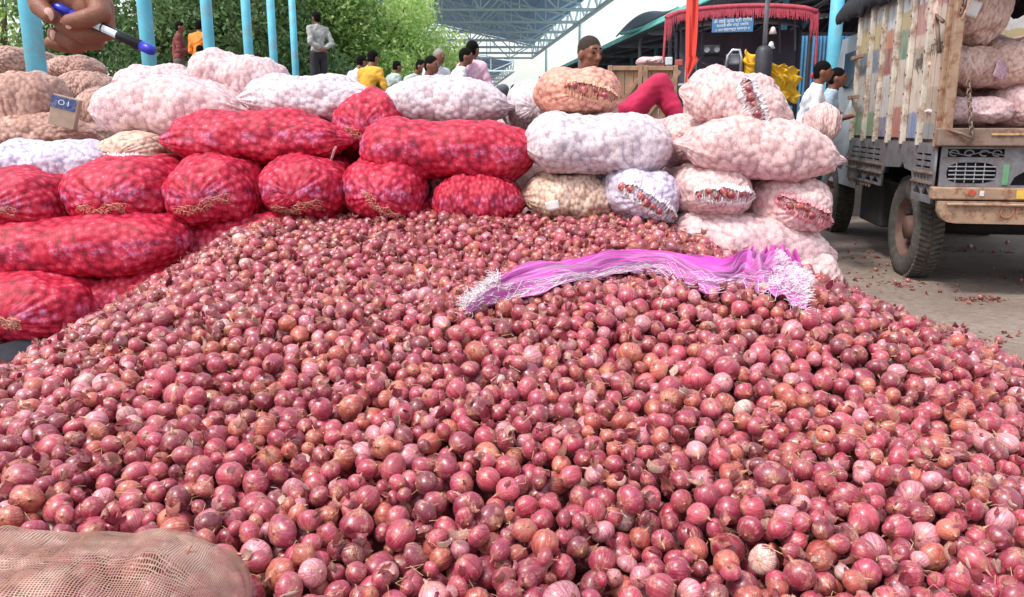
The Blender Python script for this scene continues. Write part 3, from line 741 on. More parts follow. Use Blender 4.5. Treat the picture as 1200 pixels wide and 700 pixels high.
nt_, nph = 100, 90; V, N = sack_hull(1.0, .56, .3, True, 77, nt_, nph)
W_ = 0
for i in range(len(V)):
    v = V[i]; V[i] += N[i] * (.012 * math.sin(v[0] * 38 + v[1] * 12 + 5 * noise.noise((v[0] * 6, v[1] * 6, 3))) * (.4 + max(0, noise.noise((v[0] * 3, v[1] * 3, 1)))) )
inner = V - N * .036
me = mesh_np('net', V, quads(nt_, nph)); me.uv_layers.new(name='UVMap')
li = np.zeros(len(me.loops), np.int32); me.loops.foreach_get('vertex_index', li)
uu = (li // nph) / nt_; vv = (li % nph) / nph
# keep the seam quads continuous
q = li.reshape(-1, 4) % nph; vvq = vv.reshape(-1, 4).copy(); wrap = (q.max(1) - q.min(1)) > nph / 2; vvq[wrap] = np.where(q[wrap] == 0, 1.0, vvq[wrap])
me.uv_layers[0].data.foreach_set('uv', np.stack([uu, vvq.ravel()], -1).astype(np.float32).ravel())
net_o = link('net', me, net_mat(), root)
rd = random.Random(3); pts = []
for i in rd.sample(range(len(V)), 6000):
    p = Vector(inner[i]); 
    if p.z < -.06 or any((p - q_).length < .045 for q_ in pts): continue
    pts.append(p)
for p in pts[:280]:
    oo = link('onion', SMALL_ON[rd.randrange(6)], None, root, loc=p); rr = rd.uniform(.022, .03); oo.scale = (rr,) * 3; oo.rotation_euler = (rd.uniform(0, 6), rd.uniform(0, 6), rd.uniform(0, 6))
V2, _ = sack_hull(.88, .46, .22, True, 77, 24, 24)
tag(link('packed_onions', mesh_np('packed_onions', V2, quads(24, 24)), plain('packed_onion_dark', '7a3f42', .7, var=.4, sc=30), root), kind='stuff')

# ================================================================== MAGENTA BUNDLE
def heap_pt(px, py, lift):
    o_ = Vector((0, 0, CAM_H)); d = (P(px, py, 1) - o_); t = 1.0
    while t < 5:
        p = o_ + d * t
        if p.z <= float(base_z(p.x, p.y)) + lift: return p
        t += .006
    return o_ + d * 3
top = [(548, 352), (575, 336), (600, 322), (640, 312), (685, 304), (715, 299), (750, 297), (790, 299), (830, 301), (858, 305), (880, 303), (895, 290), (915, 290), (935, 301), (948, 325)]
bot = [(546, 362), (578, 349), (606, 340), (645, 331), (685, 324), (718, 319), (752, 318), (785, 323), (815, 331), (845, 333), (868, 330), (888, 334), (905, 338), (925, 347), (946, 358)]
def spline(pts, u):
    x = u * (len(pts) - 1); i = min(int(x), len(pts) - 2); f = x - i
    g = lambda k: pts[max(0, min(len(pts) - 1, k))]
    p0, p1, p2, p3 = g(i - 1), g(i), g(i + 1), g(i + 2)
    return tuple(.5 * (2 * b + (c - a) * f + (2 * a - 5 * b + 4 * c - d) * f * f + (3 * b - a - 3 * c + d) * f ** 3) for a, b, c, d in zip(p0, p1, p2, p3))
NU, NV = 260, 76; T0 = [heap_pt(*p, .03) for p in top]; B0 = [heap_pt(*p, .03) for p in bot]
def cloth_pt(u, v, lift=0.):
    a, b = Vector(spline([tuple(p) for p in T0], u)), Vector(spline([tuple(p) for p in B0], u)); p = a.lerp(b, v)
    e = min(1, u * 14) * min(1, (1 - u) * 14)
    fold = noise.noise((u * 3.2, v * 9 + u * 1.5, 2)) * .03 + (.3 - abs(noise.noise((u * 4, v * 11 + 3 * u, 7)))) * .045 + (.3 - abs(noise.noise((u * 7, v * 30 + 4 * u, 1)))) * .022
    pinch = math.exp(-((u - .7) / .05) ** 2)
    fold += pinch * .015 * math.sin(v * 50 + u * 40)
    mid = .05 * math.sin(PI * min(1, max(0, v))) ** .6
    rag = .012 * noise.noise((u * 60, 3, v)) if v < .06 or v > .94 else 0
    puff = .03 * max(0, noise.noise((u * 16, v * 5, 9))) * (1.6 if u > .72 else .3) + (.02 * math.sin(u * 90 + 6 * noise.noise((u * 9, v * 6, 4))) * math.sin(PI * min(1, v)) if u > .74 else 0)
    z_ = float(base_z(p.x, p.y)) + .004
    return Vector((p.x, p.y + rag, z_ + (mid + fold * .9 + puff) * (.35 + .65 * e) + lift))
def magenta_mat():
    k = NT('magenta_net'); o = k.coord(); uv = k.n('UVMap', uv_map='UVMap').outputs[0]
    str_ = k.noise(k.scale(uv, (4, 60, 1)), 1., 5, .7); pat = k.noise(k.scale(uv, (7, 4, 1)), 1., 3, .5)
    col = k.mix(k.ramp(pat, .4, .6), srgb('cf44b4'), srgb('e55ecb'))
    sp = k.n('SeparateXYZ', Vector=uv)
    m_ = k.math('MULTIPLY', k.ramp(sp.outputs[1], .32, .45), k.ramp(str_, .44, .56)); col = k.mix(k.math('MULTIPLY', m_, .6), col, srgb('c3a3bd'))
    fl = k.noise(k.scale(uv, (3, 34, 1), loc=(3, 1, 0)), 1., 4, .75); col = k.mix(k.ramp(fl, .53, .57, 0., .75), col, srgb('7a4a70')); col = k.mix(k.math('MULTIPLY', k.ramp(sp.outputs[1], .3, .42), k.ramp(fl, .38, .44, .7, 0.)), col, srgb('a89a9c'))  # dark streaks paint the shade of deep folds into the colour
    k.base(col); k.rough(.5); k.bump(str_, .6, .004)
    tr = k.n('BsdfTranslucent', Color=col); mx = k.n('MixShader'); k.set(mx.inputs[0], .2)
    k.t.links.new(k.b.outputs[0], mx.inputs[1]); k.t.links.new(tr.outputs[0], mx.inputs[2]); k.t.links.new(mx.outputs[0], k.out.inputs[0])
    return k.m
m = MB(); m.sheet(lambda u, v: cloth_pt(u, v), NU, NV)
c0 = cloth_pt(.5, .5); bundle = empty('net_bag_bundle', (c0.x, c0.y, c0.z - .04), 0, 'folded magenta net bags with frayed white ends lying across the onion ridge', 'net bundle')
inv = Matrix.Translation(-bundle.location)
o = m.build('folded_net', magenta_mat(), bundle, sm=True, solid=.002); o.data.transform(inv)
uvl = o.data.uv_layers.new(name='UVMap'); li = np.zeros(len(o.data.loops), np.int32); o.data.loops.foreach_get('vertex_index', li)
uvl.data.foreach_set('uv', np.stack([(li // (NV + 1)) / NU, (li % (NV + 1)) / NV], -1).astype(np.float32).ravel())
fr = random.Random(4)
for (u0, u1, v0, v1, n_, dirs, L0) in ((.0, .10, .0, 1., 700, (-.6, -.4, .1), .04), (.84, .995, .35, 1.1, 1700, (.6, -.7, .1), .032)):
    m = MB()
    for _ in range(n_):
        u = fr.uniform(u0, u1); v = fr.uniform(v0, v1)
        if u > .5: v = min(1.12, .42 + .55 * fr.random() + (u - .8) * .3)
        c = cloth_pt(u, min(v, 1.12), .004); t = Vector(dirs) + Vector((fr.gauss(0, .6), fr.gauss(0, .6), fr.gauss(.1, .35))); t.normalize(); L = L0 * fr.uniform(.3, 1.1)
        b_ = Vector((fr.gauss(0, 1), fr.gauss(0, 1), fr.gauss(.2, .6))) * L * .22
        m.tube([c, c + t * L * .5 + b_, c + t * L], fr.uniform(.0006, .0011), 3, False)
    if u0 < .5:
        for _ in range(300):
            u = fr.uniform(.08, .86); c = cloth_pt(u, fr.uniform(.84, 1.03), .003); t = Vector((fr.choice((-1, 1)), fr.gauss(-.1, .2), fr.gauss(0, .12))).normalized(); L = fr.uniform(.03, .09)
            m.tube([c, c + t * L * .5 + Vector((0, fr.gauss(0, .004), .005)), cloth_pt(min(.99, max(.01, u + t.x * L / 1.1)), fr.uniform(.86, 1.03), .004)], .0008, 3, False)
    o = m.build('frayed_end', M_CORD['white'], bundle); o.data.transform(inv)

# ================================================================== POLES, SHEDS, TREES
blue_paint = plain('sky_blue_paint', '62bcd6', .45, var=.2, sc=2.5, dirt='7f8f94', dirt_amt=.55)
ords = ['nearest and thickest', 'second nearest', 'third', 'fourth', 'fifth', 'farthest and thinnest']
for i in range(6):
    Y = 6.0 + 2.14 * i; X = P((38, 172, 244, 290, 319, 344)[i], 40, Y).x
    root = empty('steel_pole', (X, Y, 0), 0, f'{ords[i]} of the sky blue steel poles in a row at the left', 'pole', 'row of blue steel poles')
    MB().tube([(0, 0, .03), (0, 0, 5.2)], .068, 20).build('shaft', blue_paint, root, sm=True)
    MB().box((0, 0, .015), (.34, .34, .03)).build('base_plate', blue_paint, root)
    for dx in (-.12, .12):
        for dy in (-.12, .12): MB().lathe([(.02, .0), (.02, .03), (.001, .034)], (dx, dy, .028), n=6).build('bolt', blue_paint, root)
g = MB(); y0, y1 = 5.2, 17.6; g.tube([(-3.07 - .085 * y0, y0, 5.25), (-3.07 - .085 * y1, y1, 5.25)], .09, 8)
tag(g.build('eaves_beam', blue_paint), 'blue beam resting on the row of poles', 'beam')

steel_pale = plain('pale_truss_paint', 'd6ecf0', .5, var=.05, bump=0)
steel_teal = plain('teal_truss_paint', '8cc0d0', .5, var=.15, bump=0)
def roof_sheet_mat(name, c):
    k = NT(name); o = k.coord(); wv = k.n('TexWave', Vector=o, Scale=1.6); wv.bands_direction = 'X'
    c = srgb(c); k.base(k.mix(k.ramp(k.noise(o, .6, 4, .6), .3, .7), tuple(x * .75 for x in c), c)); k.rough(.55); k.bump(wv.outputs[1], .4, .05)
    if 'blue' in name:      # thin translucent sheet
        tr = k.n('BsdfTranslucent', Color=srgb('dbe8f2')); mx = k.n('MixShader'); k.set(mx.inputs[0], .2)
        k.t.links.new(k.b.outputs[0], mx.inputs[1]); k.t.links.new(tr.outputs[0], mx.inputs[2]); k.t.links.new(mx.outputs[0], k.out.inputs[0])
    return k.m
M_ROOF = roof_sheet_mat('blue_roof_sheet', '6f9fca')
def shed(name, label, Xr, wdt, z_e, rise, Y0, Y1, bay, web_n):
    X = lambda y, x: Xr - .085 * y - x
    root = empty(name, (X((Y0 + Y1) / 2, wdt / 2), (Y0 + Y1) / 2, 0), 0, label, 'shed')
    off = -Vector(root.location)
    def corr(u, v):
        y = Y0 + (Y1 - Y0) * u; x = wdt * v; return Vector((X(y, x), y, z_e + .9 + rise * (1 - abs(2 * v - 1)))) + off
    g = MB(); g.sheet(corr, 30, 40); g.build('roof_sheet', M_ROOF, root, solid=.03)
    ys = np.arange(Y0, Y1 + .1, bay)
    for y in ys:
        g = MB(); n = web_n; bots = []; tops = []
        for i in range(n + 1):
            x = wdt * i / n; bots.append(Vector((X(y, x), y, z_e)) + off); tops.append(Vector((X(y, x), y, z_e + .8 + rise * (1 - abs(2 * i / n - 1)))) + off)
        g.tube(bots, .07, 5); g.tube(tops, .06, 5)
        for i in range(n):
            g.tube([bots[i], tops[i + 1]] if i % 2 else [tops[i], bots[i + 1]], .045, 4); g.tube([bots[i], tops[i]], .035, 4)
        g.build('roof_truss', steel_pale, root)
    for i in range(0, web_n + 1):
        x = wdt * i / web_n; g = MB(); z = z_e + .84 + rise * (1 - abs(2 * i / web_n - 1))
        g.tube([Vector((X(Y0, x), Y0, z)) + off, Vector((X(Y1, x), Y1, z)) + off], .035, 4); g.build('purlin', steel_teal, root)
    g = MB(); g.tube([Vector((X(Y0, 0), Y0, z_e)) + off, Vector((X(Y1, 0), Y1, z_e)) + off], .1, 6)
    n = int((Y1 - Y0) / 1.5)
    for i in range(n):
        a, b = Y0 + (Y1 - Y0) * i / n, Y0 + (Y1 - Y0) * (i + 1) / n; z0_, z1_ = (z_e, z_e + .85) if i % 2 else (z_e + .85, z_e)
        g.tube([Vector((X(a, 0), a, z0_)) + off, Vector((X(b, 0), b, z1_)) + off], .05, 4)
    g.build('eaves_girder', steel_pale, root)
    for y in ys[3::3]:
        for x in (0, wdt):
            g = MB(); g.tube([Vector((X(y, x), y, 0)) + off, Vector((X(y, x), y, z_e)) + off], .07, 8); g.build('column', steel_pale, root)
    return root
shed('market_shed', 'open blue roofed market shed with pale trusses behind the seated men', 6.3, 14.0, 6.0, 1.5, 26.0, 58.0, 4.0, 9)
shed('market_shed', 'lower farther blue shed seen beyond the bright gap', 6.3, 16.0, 6.0, 1.2, 72.0, 100.0, 7.0, 8)
# fence of rails between the sheds
root = empty('railing', (1.2, 24, 0), 0, 'pale blue railing receding below the shed eaves', 'railing')
for j, z in enumerate((2.2, 2.9)):
    MB().tube([(4.0, -2, z), (-1.5, 36, z)], .04, 5).build('rail', steel_pale, root)
for i in range(28):
    t = i / 27; MB().tube([(4.0 - 5.5 * t, -2 + 38 * t, 0), (4.0 - 5.5 * t, -2 + 38 * t, 2.95)], .05, 5).build('baluster', steel_pale, root)
# distant white band wall behind the sheds and right shed
root = empty('market_shed', (9, 22, 0), 0, 'dark open shed with a white and turquoise roof edge behind the tractor', 'shed')
def ev(y, dx=0., z=4.5): return Vector((6.78 - .085 * y + dx - 9, y - 22, z))
dark_roof = roof_sheet_mat('weathered_roof_sheet', '7c8094'); white_roof = plain('white_sheet', 'dfe9ea', .5, var=.08, sc=1, dirt='9fc4c0', dirt_amt=.3)
g = MB(); g.sheet(lambda u, v: ev(12 + 38 * u, 16 * v, 4.5 + 3.2 * v), 20, 24); g.build('roof_sheet', dark_roof, root, solid=.05)
g = MB(); g.sheet(lambda u, v: ev(12 + 38 * u, -.28 + .34 * v, 4.44 + .3 * v * v), 20, 4); g.build('gutter', plain('turquoise_paint', '58b0a8', .5), root, solid=.03)
g = MB(); g.sheet(lambda u, v: ev(12 + 38 * u, .1 + 15.9 * v, 4.62 + 3.2 * v), 20, 8); g.build('roof_top', white_roof, root, solid=.03)
for y in np.arange(14, 50, 4.5):
    g = MB(); a, b = ev(y, .1, 4.4), ev(y, 12, 4.4); g.tube([a, b], .05, 5); g.tube([a, ev(y, 12, 6.8)], .05, 5)
    for i in range(8): g.tube([ev(y, 1.5 * i, 4.4), ev(y, 1.5 * (i + 1), 4.4 + .3 * (i + 1))], .035, 4)
    g.build('roof_truss', plain('grey_truss_paint', '8d94a2', .5, bump=0), root)
    g = MB(); g.tube([ev(y, 2.6, 0), ev(y, 2.6, 4.9)], .09, 8); g.build('column', blue_paint, root)
shade = plain('shed_wall_dark', '7a7684', .85, var=.3, sc=1.5)
g = MB(); g.add([ev(48, .1, 0), ev(48, 16, 0), ev(48, 16, 7.6), ev(48, .1, 4.45)], [(0, 1, 2, 3)]); g.build('back_wall', shade, root, solid=.2)
g = MB(); g.add([ev(19, 15.5, 0), ev(49, 15.5, 0), ev(49, 15.5, 7.5), ev(19, 15.5, 7.5)], [(0, 1, 2, 3)]); g.build('side_wall', shade, root, solid=.2)
def corrugated(name, mat, parent, a, b, z0, z1, n):
    g = MB(); a, b = Vector(a), Vector(b); d = (b - a); nn = Vector((-d.y, d.x, 0)).normalized(); vs = []; fs = []
    for i in range(n + 1):
        p = a + d * i / n + nn * (.02 if i % 2 else -.02); vs += [(p.x, p.y, z0), (p.x, p.y, z1)]
    fs = [(2 * i, 2 * i + 2, 2 * i + 3, 2 * i + 1) for i in range(n)]; g.add(vs, fs); return g.build(name, mat, parent)
blue_sheet = plain('blue_corrugated', '4f88b0', .5, var=.3, sc=2, dirt='5a6a7c', dirt_amt=.7)
w0 = P(905, 90, 13.5); w1 = P(1010, 90, 13.5); root2 = empty('corrugated_wall', (w0.x, w0.y, 0), 0, 'blue corrugated sheet wall behind the tractor and truck cab', 'wall')
corrugated('wall_sheet', blue_sheet, root2, (0, 0, 0), (w1.x - w0.x + .3, .05, 0), .3, P(950, 42, 13.5).z, 60)
MB().box(((w1.x - w0.x) / 2, -.08, .7), (w1.x - w0.x + .4, .1, 1.4)).build('wall_foot_dark_box', plain('wall_foot_dark', '5a5452', .9), root2)  # dark box added so the view under the truck reads as shade
MB().tube([(.95, -.1, 0), (.95, -.1, 3.0)], .06, 8).build('post', plain('white_post', 'b9c2cc', .6), root2, sm=True)
pb = P(977, 60, 12.6); root2 = empty('steel_pole', (pb.x, pb.y, 0), 0, 'thick blue pole rising behind the truck cab', 'pole')
MB().tube([(0, 0, 0), (0, 0, 5)], .1, 14).build('shaft', blue_paint, root2, sm=True); MB().box((0, 0, .015), (.4, .4, .03)).build('base_plate', blue_paint, root2)
# small dark curved awning against the white sky
p0 = P(725, 42, 30); root2 = empty('awning', p0, 0, 'dark curved awning sheet with turquoise edge against the white sky', 'awning')
g = MB(); q0, q1 = P(728, 38, 30) - p0, P(795, 8, 26) - p0
g.sheet(lambda u, v: q0.lerp(q1, u) + Vector((0, 1.5 * v, -.12 * math.sin(PI * u) + .5 * v * math.sin(PI * u))), 20, 6); g.build('awning_sheet', plain('awning_grey', '3c4754', .6), root2, sm=True, solid=.04)
g = MB(); g.tube([q0.lerp(q1, u / 12) + Vector((0, -.02, -.12 * math.sin(PI * u / 12) - .05)) for u in range(13)], .06, 5); g.build('edge_trim', MATS['turquoise_paint'], root2)
MB().tube([(.9, .8, .1), (.9, .8, -p0.z)], .06, 6).build('post', MATS['grey_truss_paint'], root2)

def leaf_mat(name, c1, c2, tr_=.4):
    k = NT(name); r = k.attr('seed').outputs[2]; c = k.mix(r, srgb(c1), srgb(c2)); k.base(c); k.rough(.5)
    tr = k.n('BsdfTranslucent', Color=c); mx = k.n('MixShader'); k.set(mx.inputs[0], tr_)
    k.t.links.new(k.b.outputs[0], mx.inputs[1]); k.t.links.new(tr.outputs[0], mx.inputs[2]); k.t.links.new(mx.outputs[0], k.out.inputs[0]); return k.m
L_DARK = leaf_mat('dark_leaf', '33532f', '7d9c62', .35); L_LIGHT = leaf_mat('sunlit_leaf', '8fbc5c', 'e2f0b0', .5); L_MID = leaf_mat('mid_leaf', '5c8540', 'b4cc7c', .4)  # the palest leaf pair paints strong sunlight into the colour
bark = plain('bark', '6b5a4c', .9, var=.35, sc=10, bump=.6)
def tree(label, base, h, rx, ry, rz, n, mat, leaf, seed, clumps=26):
    r = np.random.default_rng(seed); rr = random.Random(seed); root = empty('tree', base, 0, label, 'tree', 'trees behind the market')
    cz = h - rz; g = MB(); g.tube([(0, 0, -.1), (.1, 0, h * .25), (-.05, .1, h * .5), (0, 0, h * .8)], [.24, .19, .13, .05], 10); g.build('trunk', bark, root, sm=True)
    g = MB(); cl = []
    for i in range(clumps):
        d = r.normal(size=3); d /= np.linalg.norm(d); q = d * r.uniform(.45, .98) ** .6; cl.append((np.array([q[0] * rx, q[1] * ry, cz + q[2] * rz]), r.uniform(.22, .42) * min(rx, rz)))
    for c, s_ in cl[:14]: g.tube([(0, 0, h * .35), Vector(c) * .5 + Vector((0, 0, h * .2)), Vector(c)], [.09, .05, .02], 6)
    g.build('limb', bark, root, sm=True)
    per = n // clumps; cs = []; 
    for c, s_ in cl:
        d = r.normal(size=(per, 3)); d /= np.linalg.norm(d, axis=1)[:, None]; cs.append(c + d * (s_ * r.uniform(.35, 1.15, (per, 1))) * np.array([1.15, 1.15, .85]))
    c = np.concatenate(cs); m_ = len(c); a = r.normal(size=(m_, 3)); a /= np.linalg.norm(a, axis=1)[:, None]; b = np.cross(a, r.normal(size=(m_, 3))); b /= np.linalg.norm(b, axis=1)[:, None]
    L = leaf * r.uniform(.6, 1.3, (m_, 1)); V = np.stack([c - a * L, c - b * L * .42, c + a * L, c + b * L * .42], 1).reshape(-1, 3)
    o = link('crown', mesh_np('crown', V, np.arange(m_ * 4).reshape(-1, 4), {'seed': ('FLOAT', np.repeat(r.random(m_), 4))}, sm=False), mat, root); return root
tree('dense dark tree behind the second pole', (-6.6, 20, 0), 6.2, 3.0, 1.8, 2.6, 24000, L_DARK, .08, 1)
tree('dark bushy tree behind the men in maroon and orange', (-9.2, 21, 0), 6.8, 2.6, 1.8, 3.0, 22000, L_DARK, .08, 2)
tree('low dark hedge-like tree above the brown sacks', (-10.6, 22.5, 0), 4.6, 2.2, 1.6, 2.2, 8000, L_DARK, .1, 3)
tree('mid green tree behind the farthest poles', (-6.0, 23, 0), 6.8, 2.6, 2.0, 3.2, 24000, L_MID, .08, 4)
tree('bright sunlit green tree behind the standing man', (-4.3, 24.5, 0), 6.3, 2.5, 2.0, 2.9, 30000, L_LIGHT, .075, 5)
tree('pale sunlit green tree touching the shed roof', (-3.2, 25.0, 0), 5.0, 1.8, 1.5, 2.2, 18000, L_LIGHT, .075, 6)
tree('sparse pale tree at the far left against white sky', (-15.2, 25, 0), 7.2, 2.6, 2.0, 2.4, 3000, L_LIGHT, .12, 7)
tree('dark shrubby tree filling the gap below the leaves', (-8.2, 25, 0), 5.5, 5.0, 1.6, 2.8, 22000, L_DARK, .1, 8)

# ================================================================== PEOPLE
SKIN = plain('brown_skin', '7a4c3a', .5, var=.12, sc=30, bump=.08, fine=300.); HAIR = plain('black_hair', '0d0a09', .9, var=.3, sc=60, bump=.4); HAIR.node_tree.nodes['Principled BSDF'].inputs['Specular IOR Level'].default_value = .15; GREYHAIR = plain('grey_hair', '8d8783', .7, var=.3, sc=60)
def cloth(c): return plain('cloth_' + c, c, .8, var=.18, sc=7, bump=.6, fine=45.)
EYEW = plain('eye_white', 'd8d2cc', .3, bump=0); EYED = plain('eye_dark', '120c0a', .2, bump=0)
def person(label, head_px, Y, shirt, trousers, pose='sit', yaw=0., hair='black', group='men by the far sacks', scale=1., lean=.15, vox=.018, arms='lap'):
    """head_px = top of the head in the photo"""
    if pose == 'stand': pel = Vector((0, 0, .93)); top_h = 1.72
    else: pel = Vector((0, 0, .14)); top_h = .93
    hp = P(*head_px, Y); root = empty('person', (hp.x, Y, hp.z - top_h * scale), yaw, label, 'person', group); root.scale = (scale,) * 3
    ch = pel + Vector((0, -lean * .9, .36)); nk = pel + Vector((0, -lean * 1.25, .54)); hd = pel + Vector((0, -lean * 1.55 - .03, .69))
    sk = []; sh = []; tr = []
    sk += [('c', nk, hd, .055, .055), ('e', hd, (.078, .095, .112)), ('e', hd + Vector((0, -.03, -.055)), (.055, .06, .05)), ('e', hd + Vector((0, -.1, -.01)), (.014, .02, .022)), ('e', hd + Vector((.08, .01, -.01)), (.012, .02, .03)), ('e', hd + Vector((-.08, .01, -.01)), (.012, .02, .03))]
    sh += [('e', pel + Vector((0, 0, .08)), (.155, .11, .13)), ('c', pel + Vector((0, -lean * .4, .15)), ch, .12, .125), ('e', ch + Vector((-.07, 0, .03)), (.11, .11, .14)), ('e', ch + Vector((.07, 0, .03)), (.11, .11, .14)), ('c', nk + Vector((0, 0, -.02)), ch, .068, .1)]
    for s in (-1, 1):
        sho = nk + Vector((s * .175, .01, -.07))
        if arms == 'back': el = sho + Vector((s * .07, .12, -.26)); wr = pel + Vector((s * .03, .17, .1))
        elif arms == 'front': el = sho + Vector((s * .05, .0, -.28)); wr = el + Vector((-s * .09, -.18, .05))
        else: el = sho + Vector((s * .08, -.06, -.27)); wr = pel + Vector((s * .1, -.36, .16))
        hnd = wr + (wr - el).normalized() * .08
        sh += [('c', nk + Vector((s * .05, 0, -.04)), sho, .06, .065), ('c', sho, el, .06, .048), ('c', el, el.lerp(wr, .75), .047, .04)]
        sk += [('c', sho, el, .045, .036), ('c', el, wr, .036, .026), ('c', wr, hnd, .03, .028)]
        for f in range(4): a_ = hnd + Vector(((f - 1.5) * .017, 0, 0)); sk.append(('c', a_, a_ + (wr - el).normalized() * (.06 - .006 * abs(f - 1.3)) + Vector((0, 0, -.02)), .009, .008))
        sk.append(('c', wr + Vector((-s * .025, 0, 0)), wr + Vector((-s * .05, -.04, .0)), .011, .009))
        hip = pel + Vector((s * .09, 0, 0))
        if pose == 'stand': kn = hip + Vector((s * .02, -.02, -.44)); an = kn + Vector((0, .03, -.42))
        else: kn = hip + Vector((s * .2, -.36, .2)); an = kn + Vector((-s * .12, -.08, -.3))
        tr += [('c', hip, kn, .088, .065), ('c', kn, an, .063, .05)]; sk += [('c', hip, kn, .07, .05), ('c', kn, an, .048, .035), ('c', an, an + Vector((s * .02, -.17, -.04)), .036, .028)]
    tr.append(('e', pel, (.165, .12, .12))); sk += [('c', pel, ch, .1, .11), ('c', ch, nk, .1, .05)]
    blob('body', sk, vox * .8, SKIN, root); blob('shirt', sh, vox, cloth(shirt), root, disp=lambda c: .006 + .03 * (.3 - abs(noise.noise(Vector((c.x * 7, c.y * 7, c.z * 12 + c.x * 6)))))); blob('trousers', tr, vox, cloth(trousers), root, disp=lambda c: .008 + .012 * noise.noise(c * 8))
    blob('hair', [('e', hd + Vector((0, .012, .03)), (.083, .096, .096)), ('e', hd + Vector((0, .042, -.012)), (.074, .064, .082))], .014, HAIR if hair == 'black' else GREYHAIR, root, sm=1)
    for s in (-1, 1): MB().lathe([(.001, -.01), (.011, 0), (.001, .01)], hd + Vector((s * .032, -.088, .015)), n=8).build('eye', EYED, root)
    return root
person('standing man in a grey shirt and dark trousers, hands clasped behind his back', (371, 15), 16.2, 'a09f9c', '25242c', 'stand', yaw=-2.4, arms='back', lean=.0, scale=.97)
person('man in a maroon shirt standing behind the pale sacks', (206, 26), 16.6, '7c3a3a', '5b4f4c', 'stand', yaw=1.9, lean=.03, arms='front', scale=.95)
person('man in a bright orange shirt turned away beside the man in maroon', (231, 24), 16.0, 'e08430', '2f3448', 'stand', yaw=2.9, lean=.03, arms='front', scale=.93)
person('small figure in pale grey crouching before the man in orange', (225, 53), 15.0, '9aa3b0', '30364a', 'sit', yaw=2.8, scale=.8)
person('man with dark hair half hidden behind the brown sack at the left edge', (22, 55), 7.4, 'e4e2e0', '3a3a3a', 'sit', yaw=1.2, scale=.85)
person('crouching man in a black shirt below the standing man', (396, 68), 14.0, '25252c', '1f1f26', 'sit', yaw=2.0, lean=.25)
person('seated man in a white shirt and black trousers facing the man in yellow', (407, 65), 13.6, 'dfdfe6', '20202a', 'sit', yaw=2.5, lean=.2, scale=.9)
person('seated man in a yellow shirt seen from behind', (424, 59), 13.0, 'e0a83c', '23283c', 'sit', yaw=2.6, lean=.15)
person('small seated figure in grey green right of the man in yellow', (452, 72), 14.0, 'aab6b4', '555a60', 'sit', yaw=2.2, scale=.82)
person('small seated figure with head bent, beside the one in grey green', (465, 72), 13.6, 'b4c0bc', '565a62', 'sit', yaw=1.2, lean=.3, scale=.9)
person('seated man in white with a big dark head looking right', (489, 68), 10.6, 'e6e2e8', '6a6a72', 'sit', yaw=1.1, lean=.12)
person('grey haired seated man in a white shirt', (503, 60), 12.8, 'e2e0ea', '6a6a72', 'sit', yaw=.7, hair='grey')
person('seated man in a white shirt holding a hand to his face', (528, 58), 11.6, 'e6e4ea', '6a6a72', 'sit', yaw=1.6, lean=.12)
person('man in a pale pink shirt sitting tallest, back to the camera', (551, 49), 11.8, 'dfb2c8', '5c5a64', 'sit', yaw=2.6, lean=.02, scale=1.08)
person('distant dark haired head below the shed railing', (596, 101), 15.5, '4a4650', '3a3a3a', 'sit', yaw=.5, scale=.9)
person('man in a white shirt looking down beside the truck cab, arms bent', (948, 74), 8.7, 'dfe2ea', '2c3040', 'stand', yaw=1.25, lean=.08, arms='front', group='men beside the truck', scale=.95)
person('man in a light blue shirt behind the man in white at the truck', (963, 82), 9.3, 'a9bfd4', '3a3a48', 'stand', yaw=1.1, lean=.1, arms='front', group='men beside the truck', scale=.95)

# the reclining man behind the orange sack
Yr = 5.7; hp = P(690, 72, Yr); root = empty('person', (hp.x, Yr, hp.z - .55), 0, 'man with cropped hair in crimson trousers reclining behind the orange sack', 'person')
oo_ = root.location
def q(px, py, Y): return P(px, py, Y) - oo_
hd = q(691, 64.5, Yr)
face = Vector((.55, -.8, -.12)).normalized(); side = Vector((0, 0, 1)).cross(face).normalized(); up = face.cross(side).normalized()
if up.z < 0: up = -up
def hf(f, s, u): return hd + (face * f + side * s + up * u) * .9
Rh = Matrix((side, -face, up)).transposed().to_euler()
neck = hd + Vector((-.04, .06, -.17)); chest = q(688, 128, Yr + .05); pelv = q(722, 146, Yr + .1)
sk = [('e', hf(-.005, 0, .03), (.072, .089, .086), Rh), ('e', hf(.026, 0, -.045), (.053, .058, .056), Rh), ('e', hf(.066, 0, -.09), (.028, .024, .02), Rh), ('e', hf(.05, 0, .03), (.058, .045, .036), Rh),
      ('c', hf(.092, 0, .025), hf(.112, 0, -.022), .010, .017), ('e', hf(.098, .012, -.026), (.011, .012, .009), Rh), ('e', hf(.098, -.012, -.026), (.011, .012, .009), Rh),
      ('e', hf(.078, 0, -.055), (.028, .014, .009), Rh), ('e', hf(.076, 0, -.067), (.024, .014, .008), Rh), ('e', hf(.084, .033, .045), (.024, .01, .008), Rh), ('e', hf(.084, -.033, .045), (.024, .01, .008), Rh),
      ('e', hf(.058, .04, -.012), (.023, .025, .022), Rh), ('e', hf(.058, -.04, -.012), (.023, .025, .022), Rh),
      ('c', neck, hd + Vector((-.01, .01, -.06)), .062, .058), ('c', neck, chest, .07, .13), ('c', chest, pelv, .14, .13)]
for s in (-1, 1):
    sk += [('e', hf(-.012, s * .083, -.01), (.012, .022, .032), Rh), ('c', chest + Vector((s * .03, s * .16, .08)), chest + Vector((-.22 + s * .1, s * .2, -.16)), .055, .042), ('c', chest + Vector((-.22 + s * .1, s * .2, -.16)), chest + Vector((.0 + s * .1, s * .15, -.22)), .04, .03)]
